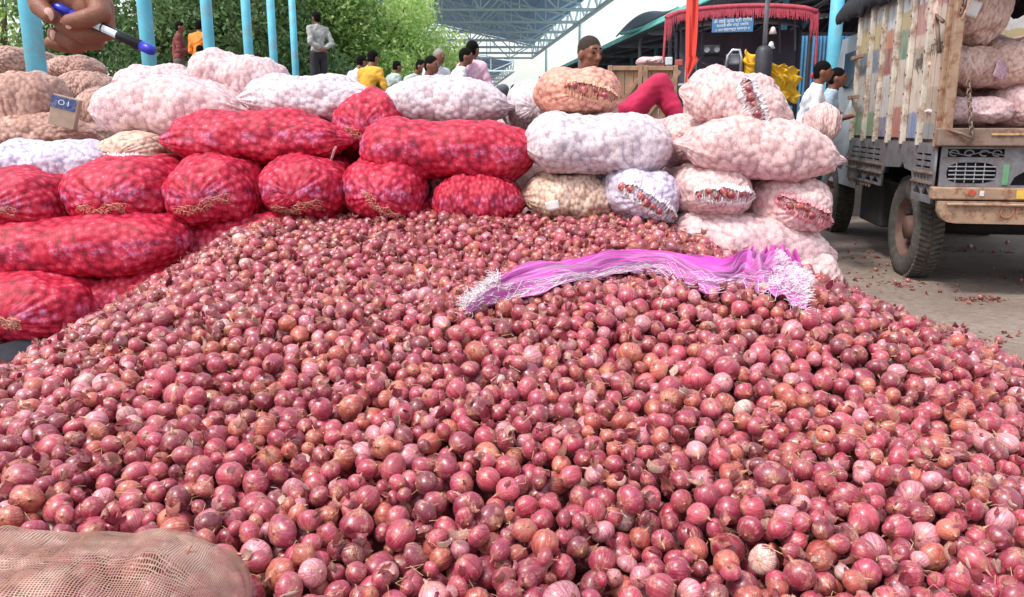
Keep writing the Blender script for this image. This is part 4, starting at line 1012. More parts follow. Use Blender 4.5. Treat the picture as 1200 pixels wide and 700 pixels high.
thigh0 = q(738, 130, Yr + .0); k1 = q(773, 97, Yr - .05); a1 = q(800, 146, Yr - .1); k2 = q(769, 101, Yr + .3); a2 = q(796, 148, Yr + .35); th2 = q(740, 134, Yr + .3)
for kk, aa in ((k1, a1), (k2, a2)): sk += [('c', pelv, kk, .08, .055), ('c', kk, aa, .05, .038), ('c', aa, aa + Vector((.2, -.04, -.04)), .038, .03)]
blob('body', sk, .0085, SKIN, root, sm=3)
blob('hair', [('e', hf(-.014, 0, .050), (.0755, .0885, .0825), Rh), ('e', hf(-.035, 0, .022), (.0755, .058, .062), Rh)], .007, plain('cropped_hair', '33251f', .9, var=.5, sc=90, bump=.5), root, sm=2)
for s in (-1, 1):
    MB().lathe([(.001, -.008), (.013, 0), (.001, .008)], hf(.084, s * .033, .018), n=10).build('eye', EYED, root)
for s in (-1, 1):
    blob('eyebrow', [('c', hf(.094, s * .018, .052), hf(.082, s * .05, .05), .005, .0035)], .002, HAIR, root, sm=1)
blob('lips', [('e', hf(.09, 0, -.06), (.017, .008, .006), Rh)], .002, plain('lips', '6e3a34', .5, bump=0), root, sm=1)
blob('shirt', [('c', neck + Vector((0, 0, -.06)), chest, .09, .15), ('c', chest, pelv, .155, .15), ('c', chest + Vector((.0, -.16, .06)), chest + Vector((-.2, -.2, -.14)), .07, .06), ('c', chest + Vector((.0, .16, .06)), chest + Vector((-.2, .2, -.14)), .07, .06)], .015, cloth('8a8478'), root, disp=lambda c: .01 * noise.noise(c * 9))
blob('trousers', [('c', pelv, thigh0, .11, .088), ('c', thigh0, k1, .088, .07), ('c', k1, a1, .068, .052), ('c', th2, k2, .085, .068), ('c', k2, a2, .066, .05), ('c', pelv, th2, .11, .085)], .013, plain('crimson_cloth', 'b81c4c', .8, var=.25, sc=6, bump=.5, fine=40.), root, disp=lambda c: .012 * noise.noise(c * 11) + .016 * (.3 - abs(noise.noise(Vector((c.x * 9 + c.z * 7, c.y * 6, c.z * 16 - c.x * 9))))))

# ================================================================== HAND WITH PEN
Yh = 1.12; hc = P(90, 10, Yh); root = empty('person', hc + Vector((0, 0, .32)), 0, 'outstretched hand of someone off frame, holding a ballpoint pen at the upper left', 'person')
oh = root.location
def h_(px, py, dz=0.): return P(px, py, Yh + dz) - oh
mm = Yh / F_PX
def chain(pts, rs): return [('c', pts[i], pts[i + 1], rs[i] * mm, rs[i + 1] * mm) for i in range(len(pts) - 1)]
sk = [('e', h_(92, -4, .02), (38 * mm, .024, 30 * mm)), ('e', h_(108, 12, .012), (22 * mm, .02, 26 * mm)), ('c', h_(88, -20, .02), h_(82, -90, .02), 26 * mm, 22 * mm), ('c', h_(82, -90, .02), h_(75, -230, -.02), 22 * mm, 32 * mm)]
sk += chain([h_(112, -2, .0), h_(119, 16, -.014), h_(101, 22, -.026), h_(82, 26, -.024)], [13, 11, 10, 8.6])          # index finger over the pen
sk += chain([h_(120, 8, .012), h_(123, 37, .004), h_(98, 40, -.008), h_(74, 30, -.01)], [13, 11, 10.5, 8.5])            # middle finger
sk += chain([h_(112, 16, .026), h_(112, 48, .022), h_(86, 50, .008), h_(64, 40, .004)], [12.5, 10.5, 10, 8])            # ring finger
sk += chain([h_(100, 20, .038), h_(92, 54, .036), h_(72, 53, .024), h_(60, 50, .022)], [11, 9, 8.5, 7.5])               # little finger
sk += chain([h_(66, -18, .01), h_(44, -6, -.006), h_(46, 8, -.016), h_(58, 19, -.024)], [16, 12, 10.5, 8.4])            # thumb
blob('hand', sk, .0024, plain('hand_skin', '84523f', .5, var=.18, sc=50, bump=.25, dirt='7c4a40', dirt_amt=.35, fine=500.), root, sm=3)
NAIL = plain('fingernail', 'd9aaa0', .25, var=.05, bump=0)
for (px, py, dz, r_) in ((57, 17, -.031, 5.6), (80, 27, -.031, 5.2), (72, 30, -.017, 4.6), (62, 41, -.003, 4.4)):
    c = h_(px, py, dz); m = MB(); bm_v = []
    m.lathe([(.0001, .0022), (r_ * mm * .6, .0018), (r_ * mm, .0)], (0, 0, 0), n=12); o = m.build('fingernail', NAIL, root, sm=True); o.location = c; o.rotation_euler = (PI / 2 + .2, .2, 0); o.scale = (1, 1.3, 1)
blob('sleeve', [('c', h_(79, -160, -.01), h_(72, -260, -.03), 34 * mm, 44 * mm)], .006, cloth('d6d6da'), root)
pen = empty('pen', P(120, 34, Yh - .012), 0, 'black and silver ballpoint pen with blue ends held in the hand', 'pen'); op_ = pen.location
def pp(t, dz=0): a, b = P(66, 8, Yh - .004), P(177, 59, Yh - .03); return a.lerp(b, t) - op_
m = MB(); m.tube([pp(.16), pp(.34)], 4.6 * mm, 16).build('blue_grip', plain('blue_plastic', '2a2fb4', .35, var=.05, bump=0), pen, sm=True)
MB().tube([pp(-.02), pp(.02), pp(.15)], [3.8 * mm, 5.4 * mm, 5.2 * mm], 16).build('cap', MATS['blue_plastic'], pen, sm=True)
MB().tube([pp(.34), pp(.9)], [4.9 * mm, 5.8 * mm], 18).build('barrel', plain('black_plastic', '101018', .3, var=.05, bump=0), pen, sm=True)
MB().tube([pp(.895), pp(.99), pp(1.03)], [5.7 * mm, 5.8 * mm, 4.2 * mm], 18).build('end_plug', MATS['blue_plastic'], pen, sm=True)
dr = (pp(1) - pp(0)).normalized(); nrm = Vector((0, -1, 0)); nrm = (nrm - dr * nrm.dot(dr)).normalized(); upv = dr.cross(nrm); 
if upv.z < 0: upv = -upv
for t0, t1, nm_, mt in ((.36, .495, 'sticker', plain('silver_sticker', 'ccd6e2', .35, var=.08, bump=0)), (.51, .66, 'sticker', MATS['silver_sticker'])):
    m = MB()
    def fn(u, v, t0=t0, t1=t1):
        a_ = (v - .5) * 1.5; return pp(t0 + (t1 - t0) * u) + (nrm * math.cos(a_) + upv * math.sin(a_)) * (5.62 * mm)
    m.sheet(fn, 4, 8); m.build(nm_, mt, pen, sm=True)
bar = MB()
for i in range(9):
    t = .535 + i * .012; bar.add([pp(t) + (nrm * math.cos(a_) + upv * math.sin(a_)) * 5.75 * mm for a_ in (-.45, .35)] + [pp(t + .006) + (nrm * math.cos(a_) + upv * math.sin(a_)) * 5.75 * mm for a_ in (.35, -.45)], [(0, 1, 2, 3)])
bar.build('print', plain('grey_ink', '6b7482', .5, bump=0), pen)

# ================================================================== FLAG
fp = P(803, 132, 5.1); ft = P(811, -70, 5.1); root = empty('flag', fp, 0, 'limp orange red flag on a thin pale pole standing between the sacks', 'flag')
MB().tube([(0, 0, -.4), ft - fp], [.012, .009], 8).build('flag_pole', plain('pale_pole', 'd8c4b8', .5), root, sm=True)
def flag_pt(u, v):
    y = -60 + 172 * u; wl_ = 6 if u < .1 else 0
    l_ = 808.5 - 3.5 * max(0, u - .3) * 1.3; wdt_ = 11 + 2.5 * math.sin(u * 4) if u < .74 else 11.5 * max(0, 1 - (u - .74) / .14) ** .7 + 3 * (1 - (u - .74) / .26) + 1
    wig = .010 * math.sin(v * 9 + u * 4) + .006 * math.sin(v * 17 - u * 9)
    return P(l_ - 3.2 + wdt_ * v, y, 5.09) - fp + Vector((0, wig, 0))
m = MB(); m.sheet(flag_pt, 60, 14); m.build('flag_cloth', plain('vermilion_cloth', 'd9463a', .7, var=.18, sc=6, bump=.3), root, sm=True, solid=.002)

# ================================================================== TRUCK
TR = Vector((3.70, 7.05, 0)); TY = -math.atan2(.165, .986)
truck = empty('truck', TR, TY, 'old painted goods truck loaded with onion sacks, seen from its rear corner', 'truck')
rust = plain('rusty_paint', '8a7468', .7, .1, var=.3, sc=5, dirt='6b4334', dirt_amt=.8, bump=.5)
rust_tan = plain('rusty_tan_paint', 'a58872', .65, .1, var=.25, sc=6, dirt='7a4a34', dirt_amt=.8, bump=.5)
grey_met = plain('grey_metal', '7b7a80', .55, .2, var=.25, sc=6, dirt='5f4a42', dirt_amt=.6)
dark_met = plain('dark_chassis', '2a2628', .8, .1, var=.4, sc=5)
cream = plain('cream_rib_paint', 'cdc4b8', .6, var=.3, sc=4, dirt='8a6248', dirt_amt=.85, bump=.4)
def board_paint(name, cols, seed):
    k = NT(name); o = k.coord(); sp = k.n('SeparateXYZ', Vector=o)
    z = k.ramp(sp.outputs[2], 1.36, 2.9); z = k.math('ADD', z, k.math('MULTIPLY', k.math('SUBTRACT', k.noise(k.scale(o, (1, 9, 2), loc=(seed, 0, 0)), 3, 4, .7), .5), .09))
    col = k.cramp(z, [(p, srgb(c)) for p, c in cols], 'CONSTANT')
    wear = k.noise(k.scale(o, (1, 1, .35), loc=(0, seed, 0)), 9, 6, .75); col = k.mix(k.ramp(wear, .46, .62, .12, .8), col, srgb('b09c90')); col = k.mix(k.ramp(wear, .58, .66, 0., .85), col, srgb('6b5044'))
    k.base(col); k.rough(.7); k.bump(wear, .5, .01); return k.m
BP = [board_paint('board_paint_a', [(0, '5878a8'), (.16, 'c8b8ae'), (.42, '8a8074'), (.55, 'c8aea4'), (.62, 'ab7478'), (.8, 'd8d2d8')], 1),
      board_paint('board_paint_b', [(0, 'a8625a'), (.2, 'c2b4aa'), (.5, '4f7f6a'), (.68, 'a89a70'), (.8, 'ccd2d8')], 2),
      board_paint('board_paint_c', [(0, '51649a'), (.14, 'bfbcc0'), (.42, '8a4a4c'), (.6, 'b4745c'), (.72, 'c2cad0')], 3),
      board_paint('board_paint_d', [(0, '5c8a6c'), (.18, 'b4b8b8'), (.45, '5a7590'), (.62, 'b8a878'), (.8, 'c8cacc')], 4),
      board_paint('board_paint_e', [(0, '7e8084'), (.1, '9a8c7c'), (.3, 'c0aa9c'), (.5, 'a8988c'), (.56, 'c4b2a6'), (.75, 'b07c80'), (.92, 'd8d2d8')], 5)]
ZF, ZT = 1.37, 2.85; LB = 3.1
ribs = [.02, .5, 1.0, 1.5, 2.0, 2.5, 3.06]
for t in ribs: MB().box((-.035, t, (ZF + ZT) / 2 - .02), (.055, .055, ZT - ZF + .08)).build('rib', cream if t > .1 else rust_tan, truck, bevel=.008)
order_p = [4, 0, 1, 2, 3, 3]; rt = random.Random(2)
for i in range(6):
    a_, b_ = ribs[i] + .03, ribs[i + 1] - .03
    for j in range(3):
        c0_, c1_ = a_ + (b_ - a_) * j / 3, a_ + (b_ - a_) * (j + 1) / 3
        MB().box((.0 + rt.uniform(-.004, .004), (c0_ + c1_) / 2, (ZF + ZT) / 2), (.03, c1_ - c0_ - .012, ZT - ZF)).build('side_board', BP[order_p[i]], truck, bevel=.004)
MB().box((2.3, LB / 2, (ZF + ZT) / 2), (.04, LB, ZT - ZF)).build('far_side_panel', rust, truck)
MB().box((1.15, LB + .03, (ZF + ZT) / 2), (2.34, .05, ZT - ZF)).build('front_panel', BP[3], truck)
MB().box((1.15, LB / 2, 1.34), (2.26, LB, .06)).build('bed_floor', rust, truck)
for z_, t0, t1 in ((2.28, 2.62, 3.16), (1.82, 2.7, 3.16)): MB().box((-.085, (t0 + t1) / 2, z_), (.03, t1 - t0, .045)).build('side_rail', rust_tan, truck, bevel=.006)
for t in ribs:
    g = MB()
    for zz in np.arange(ZF + .06, ZT, .18): g.lathe([(.011, 0), (.011, .008), (.001, .011)], (-.062, t, zz), Matrix.Rotation(-PI / 2, 3, 'Y'), 6)
    tag(g.build('rivets', rust, truck), kind='stuff')
# skirt with slots, lattice and the wheel arch
Ms = Matrix(((0, 0, 1, -.03), (1, 0, 0, 0), (0, 1, 0, 0), (0, 0, 0, 1)))   # plate x -> truck y, plate y -> z
slots = []
for rz_ in range(3):
    for t0, t1 in ((.1, .3), (.34, .5), (1.72, 1.95), (1.99, 2.25), (2.29, 2.55), (2.6, 2.95)): slots.append(rect(t0, 1.23 - rz_ * .055, t1, 1.248 - rz_ * .055))
for t in (.1, .19, .28, .37, .46, 1.78, 1.9, 2.02, 2.14, 2.4, 2.52, 2.64):
    slots.append([(t + .028 + .026 * math.cos(a), 1.03 + .032 * math.sin(a)) for a in np.linspace(0, 2 * PI, 9)[:-1]])
arch = [(.62 + .4, .7)]
outer = [(0, .82), (.56, .82), (.56, .98), (.60, 1.07), (.82, 1.09), (.9, 1.15), (.98, 1.09), (1.5, 1.07), (1.58, .98), (1.58, .86), (LB, .86), (LB, 1.34), (0, 1.34)]
for t0, t1 in ((.08, .26), (.3, .5), (1.7, 1.95), (2.0, 2.25), (2.35, 2.6)):
    slots.append([(t0, .9), (t0 + (t1 - t0) * .5, .97), (t1, .9), (t1, .885), (t0, .885)][::-1]); slots.append([(t0, .98), (t0, .93), (t0 + (t1 - t0) * .42, .985)]); slots.append([(t1, .98), (t0 + (t1 - t0) * .58, .985), (t1, .93)])
plate('side_skirt', outer, slots, .02, grey_met, truck, Ms)
MB().box((.02, 1.08, 1.22), (.01, .5, .2)).build('orange_patch', plain('ochre_paint', 'a88058', .7, var=.25, dirt='7c5c48'), truck)
for z_ in (.995, 1.085): MB().box((-.05, .28, z_), (.02, .54, .018)).build('trim_strip', rust, truck); MB().box((-.05, 2.35, z_), (.02, 1.5, .018)).build('trim_strip', rust, truck)
for i in range(9): 
    t = 2.0 + i * .12; MB().tube([(-.03, t, .87), (-.03, t + .04, .82), (-.03, t + .08, .82), (-.03, t + .11, .87)], .008, 5).build('hanging_loop', rust, truck)
# chassis
for x_ in (.55, 1.65): MB().box((x_, 2.72, .95), (.12, 5.1, .22)).build('chassis_rail', dark_met, truck)
MB().tube([(.2, 1.07, .52), (2.1, 1.07, .52)], .09, 12).build('axle', dark_met, truck, sm=True)
MB().box((.5, 2.6, .7), (.5, .8, .45)).build('fuel_tank', dark_met, truck, bevel=.04)
MB().box((.3, 2.45, .62), (.4, .9, .5)).build('underbody_dark_box', dark_met, truck, bevel=.02)  # dark box added to darken the view under the truck
MB().box((1.3, 2.6, .75), (1.6, .05, 1.0)).build('underbody_dark_panel', dark_met, truck)  # dark sheet put in for the shade beneath the bed
# wheels
rubber = plain('tyre_rubber', '4a4744', .85, var=.25, sc=9, dirt='6d6058', dirt_amt=.6, bump=.4)
def wheel(x_, y_, R_=.5, w_=.26, name='wheel'):
    hub = empty(name, (0, 0, 0)); hub.parent = truck; hub.location = (x_, y_, R_ - .01)
    Rm = Matrix.Rotation(PI / 2, 3, 'Y')
    h = w_ / 2; prof = [(.29, -h * .8), (.36, -h), (.44, -h * 1.02), (.485, -h * .8), (.498, -h * .55), (.5, -.3 * h), (.502, 0), (.5, .3 * h), (.498, h * .55), (.485, h * .8), (.44, h * 1.02), (.36, h), (.29, h * .8)]
    prof = [(a * R_ / .5, b) for a, b in prof]; g = MB(); g.lathe(prof, R=Rm, n=56); g.build('tyre', rubber, hub, sm=True)
    g = MB()
    for i in range(60):
        a = 2 * PI * i / 60
        for s in (-1, 1):
            Rr = Matrix.Rotation(a + (.05 if s > 0 else 0), 3, 'X'); c = Rr @ Vector((s * h * .45, 0, R_ * 1.004)); g.box(c, (h * .78, .028 * R_ / .5, .022), Rr @ Matrix.Rotation(s * .35, 3, 'Z'))
    g.build('tread', rubber, hub)
    g = MB(); g.lathe([(.29, -h * .8), (.27, -h * .6), (.25, -h * .1), (.12, 0), (.11, -h * .7), (.001, -h * .75)], R=Rm, n=32); o = g.build('rim', plain('dusty_rim', '6a4f48', .7, .2, var=.3, sc=8), hub, sm=True); o.scale = (1, R_ / .5, R_ / .5)
    g = MB()
    for i in range(8): a = 2 * PI * i / 8; g.tube([(-.0, .17 * math.cos(a), .17 * math.sin(a)), (-.06, .17 * math.cos(a), .17 * math.sin(a))], .016, 6)
    g.build('wheel_nuts', dark_met, hub)
    return hub
wheel(.19, 1.07); wheel(2.11, 1.07); wheel(.2, 4.6); wheel(2.1, 4.6)
# rear
MB().box((1.15, -.03, 1.395), (2.42, .12, .15)).build('tail_beam', rust, truck, bevel=.012)
MB().box((1.3, -.095, 1.42), (1.9, .012, .018)).build('worn_edge', plain('worn_yellow_edge', 'c8a070', .6, var=.5, sc=14, dirt='7a4a34', dirt_amt=.9), truck)
Mr = Matrix(((1, 0, 0, 0), (0, 0, -1, -.02), (0, 1, 0, 0), (0, 0, 0, 1)))   # plate x -> truck x, plate y -> z
oval = [(.255 + .2 * (abs(math.cos(a)) ** .55) * np.sign(math.cos(a)), 1.092 + .09 * (abs(math.sin(a)) ** .8) * np.sign(math.sin(a))) for a in np.linspace(0, 2 * PI, 33)[:-1]]
top_sl = rect(.05, 1.225, .5, 1.295)
archr = [(.57, .99), (.6, 1.06), (.66, 1.1), (.72, 1.12), (.76, 1.17), (.8, 1.12), (.86, 1.1), (.93, 1.06), (.97, .99)]
plate('rear_panel', rect(0, .975, 2.3, 1.315), [oval, top_sl, archr, [(x + 1.0, y) for x, y in oval]], .02, grey_met, truck, Mr)
MB().box((1.15, .12, 1.12), (2.2, .02, .34)).build('dark_backing', dark_met, truck)
for z_ in (1.04, 1.075, 1.11, 1.145): MB().tube([(.07, -.035, z_), (.44, -.035, z_)], .006, 6).build('grille_bar', plain('bright_bar', 'a8aab2', .4, .5), truck)
for x_ in (.13, .205, .28, .355): MB().tube([(x_, -.03, 1.01), (x_, -.03, 1.175)], .005, 6).build('grille_bar', MATS['bright_bar'], truck)
g = MB()
for c_ in (.1, .22, .34, .44): g.tube([(c_ + .035 * math.cos(a), -.03, 1.26 + .025 * math.sin(a)) for a in np.linspace(0, 5.2, 12)], .007, 5)
g.tube([(.05, -.03, 1.27), (.2, -.03, 1.24), (.35, -.03, 1.275), (.5, -.03, 1.24)], .005, 5); g.build('scroll_work', grey_met, truck)
MB().box((.525, -.034, 1.08), (.05, .008, .17)).build('green_strip', plain('green_paint', '5f9a74', .6, var=.25, dirt='8a7a68'), truck)
MB().box((1.15, -.05, .92), (2.42, .1, .105)).build('bumper_bar', rust_tan, truck, bevel=.012)
g = MB(); out = [(.0, .76), (.03, .71), (.08, .675), (.15, .665), (2.2, .665), (2.3, .72), (2.32, .855), (-.01, .855)]
plate('bumper', out, [], .07, rust_tan, truck, Mr @ Matrix.Translation((0, 0, .05)), 0)
MB().tube([(.06, -.12, .83), (2.3, -.12, .83)], .014, 6).build('bumper_lip', rust_tan, truck, sm=True)
MB().box((.75, -.108, .92), (.3, .008, .075)).build('yellow_patch', plain('yellow_paint', 'd8b24c', .6, var=.3, dirt='a88a58'), truck)
MB().box((.25, -.106, .93), (.05, .006, .05), Matrix.Rotation(.5, 3, 'Y')).build('red_mark', plain('red_paint', 'c0503a', .6), truck)
MB().box((.33, -.106, .925), (.035, .006, .045)).build('white_mark', plain('white_paint', 'd8d2cc', .6, bump=0), truck)
text_mesh('bumper_lettering', 'OP', .15, plain('faded_red_letter', 'a06a50', .7, var=.3), truck, Matrix.Translation((.58, -.112, .765)) @ Matrix.Rotation(PI / 2, 4, 'X'), th=.001)
text_mesh('side_lettering', 'मोरया', .16, plain('faded_dark_letter', '6a6058', .7, var=.3), truck, Matrix.Translation((-.02, .32, 2.15)) @ Matrix(((0, 0, -1, 0), (-1, 0, 0, 0), (0, 1, 0, 0), (0, 0, 0, 1))), th=.001)
text_mesh('side_lettering', 'श्री', .16, MATS['faded_dark_letter'], truck, Matrix.Translation((-.02, .78, 2.05)) @ Matrix(((0, 0, -1, 0), (-1, 0, 0, 0), (0, 1, 0, 0), (0, 0, 0, 1))), th=.001)
# corner post, hooks and chain
MB().box((.01, -.05, 2.1), (.08, .07, 1.5)).build('corner_post', rust_tan, truck, bevel=.01)
MB().tube([(-.06, .1, 2.35), (-.09, .2, 2.42), (-.08, .16, 2.3), (-.06, .12, 2.1)], .018, 6).build('hook', rust, truck, sm=True)
def links(p0, p1, n, sag):
    for i in range(n):
        t = (i + .5) / n; c = Vector(p0).lerp(Vector(p1), t) + Vector((0, 0, -sag * math.sin(PI * t))); g = MB(); ring = [Vector((.016 * math.cos(a), 0, .03 * math.sin(a))) for a in np.linspace(0, 2 * PI, 11)]
        R = Matrix.Rotation(PI / 2 * (i % 2) + .3, 3, 'Z') @ Matrix.Rotation(.2, 3, 'Y'); g.tube([c + R @ p for p in ring], .0065, 5, False); g.build('chain_link', rust, truck, sm=True)
links((.12, -.1, 1.86), (.19, -.12, 1.4), 12, .0); links((.1, -.08, 3.0), (.0, -.1, 2.4), 14, .05)
MB().tube([(.0, -.08, 1.46), (.12, -.12, 1.42), (.2, -.12, 1.38)], .012, 6).build('tie_rod', rust, truck, sm=True)
MB().tube([(.02, -.09, 2.35), (.14, -.1, 2.7), (.1, -.1, 3.1)], .008, 5).build('tie_rope', M_CORD['tan'], truck)
# cab
cabp = plain('cab_paint', '98a2aa', .4, var=.1, sc=3, dirt='7c7670')
g = MB(); pr = [(3.25, .75), (3.25, 2.0), (3.3, 2.6), (4.6, 2.6), (5.0, 1.9), (5.1, 1.5), (5.1, .75)]
for x_ in (.1, 2.2): g.add([(x_, y_, z_) for y_, z_ in pr], [tuple(range(7)) if x_ < 1 else tuple(range(7))[::-1]])
g.f += [(i, (i + 1) % 7, 7 + (i + 1) % 7, 7 + i) for i in range(7)]; g.build('cab', cabp, truck, bevel=.04)
MB().box((.09, 3.9, 2.2), (.02, .8, .45)).build('cab_window', plain('dark_glass', '20262c', .1, bump=0), truck)
g = MB(); g.sheet(lambda u, v: (-.1 + .25 * v - .14 * math.sin(PI * u), 3.18 + .5 * u, .95 + .75 * v + .1 * math.sin(PI * u)), 10, 8); g.build('front_fender', cabp, truck, sm=True, solid=.02)
mp = P(976, 97, 10.6); lm = truck.matrix_basis.inverted() @ mp if False else None
tinv = (Matrix.Translation(TR) @ Matrix.Rotation(TY, 4, 'Z')).inverted(); mp = tinv @ P(976, 97, 9.6)
hub = MB(); hub.box((mp.x, mp.y, mp.z), (.15, .05, .2)); mir = hub.build('wing_mirror', plain('black_mirror_frame', '15161a', .4, bump=0), truck, bevel=.03)
MB().box((mp.x, mp.y - .03, mp.z), (.11, .006, .15)).build('mirror_glass', plain('mirror_glass', 'b8c4d0', .08, .8, bump=0), truck)
MB().tube([(mp.x + .05, mp.y + .02, mp.z), (mp.x + .2, mp.y + .2, mp.z - .05), (.0, 3.3, mp.z + .1)], .012, 6).build('mirror_arm', dark_met, truck)
# tarpaulin rolled on top
tarp = plain('black_tarpaulin', '15141c', .85, var=.35, sc=5, bump=.5, dirt='2c2c38', dirt_amt=.5, fine=25.)
def tp(u, v):
    y_ = -.3 + 4.4 * u; ang = PI * (v * 1.25 - .1); 
    return Vector((-.08 + .55 - .62 * math.cos(ang) * .95, y_, ZT + .02 + .30 * math.sin(ang) - .04 * abs(noise.noise((u * 14, v * 4, 0))) + .05 * noise.noise((u * 25, v * 9, 3)) - .12 * max(0, noise.noise((u * 9, 0, 5))) * (1 if v < .1 else 0)))
m = MB(); m.sheet(tp, 90, 30); tp_o = m.build('tarpaulin', tarp, None, sm=True, solid=.01); tp_o.location = TR; tp_o.rotation_euler = (0, 0, TY); tag(tp_o, 'dark tarpaulin bunched along the top edge of the truck side', 'tarpaulin')
p_ = P(1192, 8, 7.9); m = MB(); m.sheet(lambda u, v: Vector(((u - .5) * 1.4, (v - .5) * .9 + .1 * noise.noise((u * 6, v * 6, 2)), .1 + .35 * math.sin(PI * u) * math.sin(PI * v) + .07 * noise.noise((u * 11, v * 9, 0)))), 30, 20)
o = m.build('tarpaulin', tarp, sm=True, solid=.01, loc=(p_.x + .42, p_.y, p_.z - .12)); tag(o, 'black sheet slumped over the sacks at the top right corner', 'tarpaulin')
# load of sacks
TS = 'dusty sacks loaded in the truck'
tagcol = plain('printed_tag', 'd8a0a8', .6, var=.5, sc=60, dirt='4f8ab0', dirt_amt=.9)
S('sack with a blank white tag at the top of the truck load', TS, 'truck', 'dusty', (1100, -34, 1192, 50), 7.3, var=0, roll=.3, tagpx=(-.14, -.07, .19, .13, 0, 'white'))
S('sack with a coloured printed tag in the middle of the truck load', TS, 'truck', 'dusty', (1102, 56, 1188, 104), 7.25, var=1, roll=.12, tagpx=(.12, -.02, .16, .17, -.3, tagcol))
S('plump sack at the frame edge right of the tagged sacks', TS, 'truck', 'end', (1164, 44, 1240, 106), 7.2, var=2, roll=-.2)
S('flattened pale sack on the truck bed behind the chain', TS, 'pink_white', 'dusty', (1100, 114, 1192, 147), 7.15, var=2)
S('pale sack cut by the right frame edge on the truck bed', TS, 'pink_white', 'end', (1180, 98, 1262, 150), 7.1, var=0, stitch=('loops', 'tan', -.1, .05, .1, -.05))
for i in range(6):
    me, _, _ = sack_mesh('far', i % 3); w_ = Matrix.Translation(TR) @ Matrix.Rotation(TY, 4, 'Z') @ Vector((.65 + (i % 2) * 1.0, 1.2 + .5 * (i // 2), 1.56 + .34 * (i % 3)))
    root2 = empty('onion_sack', w_, 0, f'dusty sack deep in the truck bed, {("left", "right")[i % 2]} one of the {ONES[i // 2]} pair from the tail', 'sack', 'sacks deep in the truck bed'); bd = link('sack_body', me, None, root2); bd.material_slots[0].link = 'OBJECT'; bd.material_slots[0].material = SACK['truck']

# ================================================================== TRACTOR
Yt = 9.6; tc = P(860, 150, Yt); tractor = empty('tractor', (tc.x, Yt, 0), -.25, 'dark tractor with a red fringed canopy and blue sign facing the sacks', 'tractor')
def tq(px, py, Y=Yt): v = Matrix.Rotation(.25, 4, 'Z') @ (P(px, py, Y) - Vector((tc.x, Yt, 0))); return v
tblack = plain('tractor_black', '30303a', .5, var=.3, sc=6, dirt='4a4446'); tblue = plain('tractor_blue', '2c3a5c', .45, var=.2); chrome = plain('chrome', 'c4c8cf', .22, .9, var=.05, bump=0)
zc = tq(860, 18).z; hw = .82
canopy = MB(); canopy.sheet(lambda u, v: (-hw + 2 * hw * u, -.05 + 1.5 * v, zc + .09 * math.sin(PI * u) ** .5), 16, 10); canopy.build('canopy', tblack, tractor, sm=True, solid=.04)
m = MB(); rd = random.Random(12)
for i in range(330):
    x_ = -hw + 2 * hw * (i / 329); z_ = zc + .09 * math.sin(PI * i / 329) ** .5 + .01; ln = rd.uniform(.1, .15)
    if i < 14 or i > 315: ln *= 2.2
    m.tube([(x_, -.075, z_), (x_ + rd.uniform(-.01, .01), -.1, z_ - ln)], [.006, .003], 3, False)
fringe_m = plain('red_fringe', 'b04455', .8, var=.3, sc=20); fringe = m.build('fringe', fringe_m, tractor); tag(fringe, kind='stuff')
MB().tube([(-hw, -.07, zc - .01)] + [(-hw + 2 * hw * i / 12, -.07, zc + .09 * math.sin(PI * i / 12) ** .5) for i in range(13)], .028, 8).build('canopy_trim', fringe_m, tractor, sm=True)
for sx in (-1, 1):
    g = MB(); g.tube([(sx * hw, -.07, zc), (sx * (hw + .02), -.09, zc - .6)], [.02, .012], 6); g.build('side_tassel', fringe_m, tractor)
    MB().lathe([(.001, -.04), (.04, 0), (.001, .04)], (sx * (hw + .0), -.1, zc - .68), n=10).build('tassel_ball', plain('tassel_red', 'b8383c', .8), tractor, sm=True)
    for y_ in (0., 1.4): MB().tube([(sx * (hw - .05), y_, .9), (sx * (hw - .05), y_, zc)], .025, 8).build('canopy_post', tblack, tractor)
MB().box((0, 1.42, zc - .5), (1.5, .03, .95)).build('dark_interior_sheet', plain('canopy_interior_shade', '5a5466', .9, var=.3, sc=4), tractor)  # sheet whose colour stands in for the shaded interior under the canopy
a = tq(835, 36, Yt - .15); b = tq(882, 22, Yt - .15); sgc = (a + b) / 2; sw, shh = abs(b.x - a.x), abs(a.z - b.z)
sign = MB().box((sgc.x, -.12, sgc.z), (sw + .02, .012, shh + .02)).build('sign_board', plain('sign_blue', '4878a8', .6, var=.15), tractor)
for i, (tx, sz) in enumerate((('ॐ साई कृपा श्री गणेश', .05), ('शेतकरी सेवा केंद्र नाशिक', .038), ('॥ जय महाराष्ट्र प्रसन्न ॥', .038))):
    text_mesh('sign_lettering', tx, sz, plain('sign_white', 'e8f2f6', .6, bump=0), sign, Matrix.Translation((sgc.x, -.129, sgc.z + .045 - .045 * i)) @ Matrix.Rotation(-.05, 4, 'Y') @ Matrix.Rotation(PI / 2, 4, 'X'), th=.001)
mz = tq(893, 60).z; mx_ = tq(893, 60).x; mb_ = tq(893, 86).z
MB().lathe([(.001, mz + .02), (.06, mz), (.09, mz - .05), (.09, mb_ - .3), (.05, mb_ - .33)], (mx_, -.5, 0), n=18).build('muffler', tblack, tractor, sm=True)
MB().tube([(mx_ + .0, -.5, mz - .02), (mx_, -.5, mz + .42), (mx_ + .01, -.52, mz + .5), (mx_ + .05, -.6, mz + .56)], [.025, .025, .03, .03], 10).build('exhaust_pipe', plain('pipe_grey', '8a8d96', .5, .4), tractor, sm=True)
zb = tq(860, 120).z
MB().box((0, -.75, 1.45), (.5, 1.4, .5)).build('bonnet', tblue, tractor, bevel=.06)
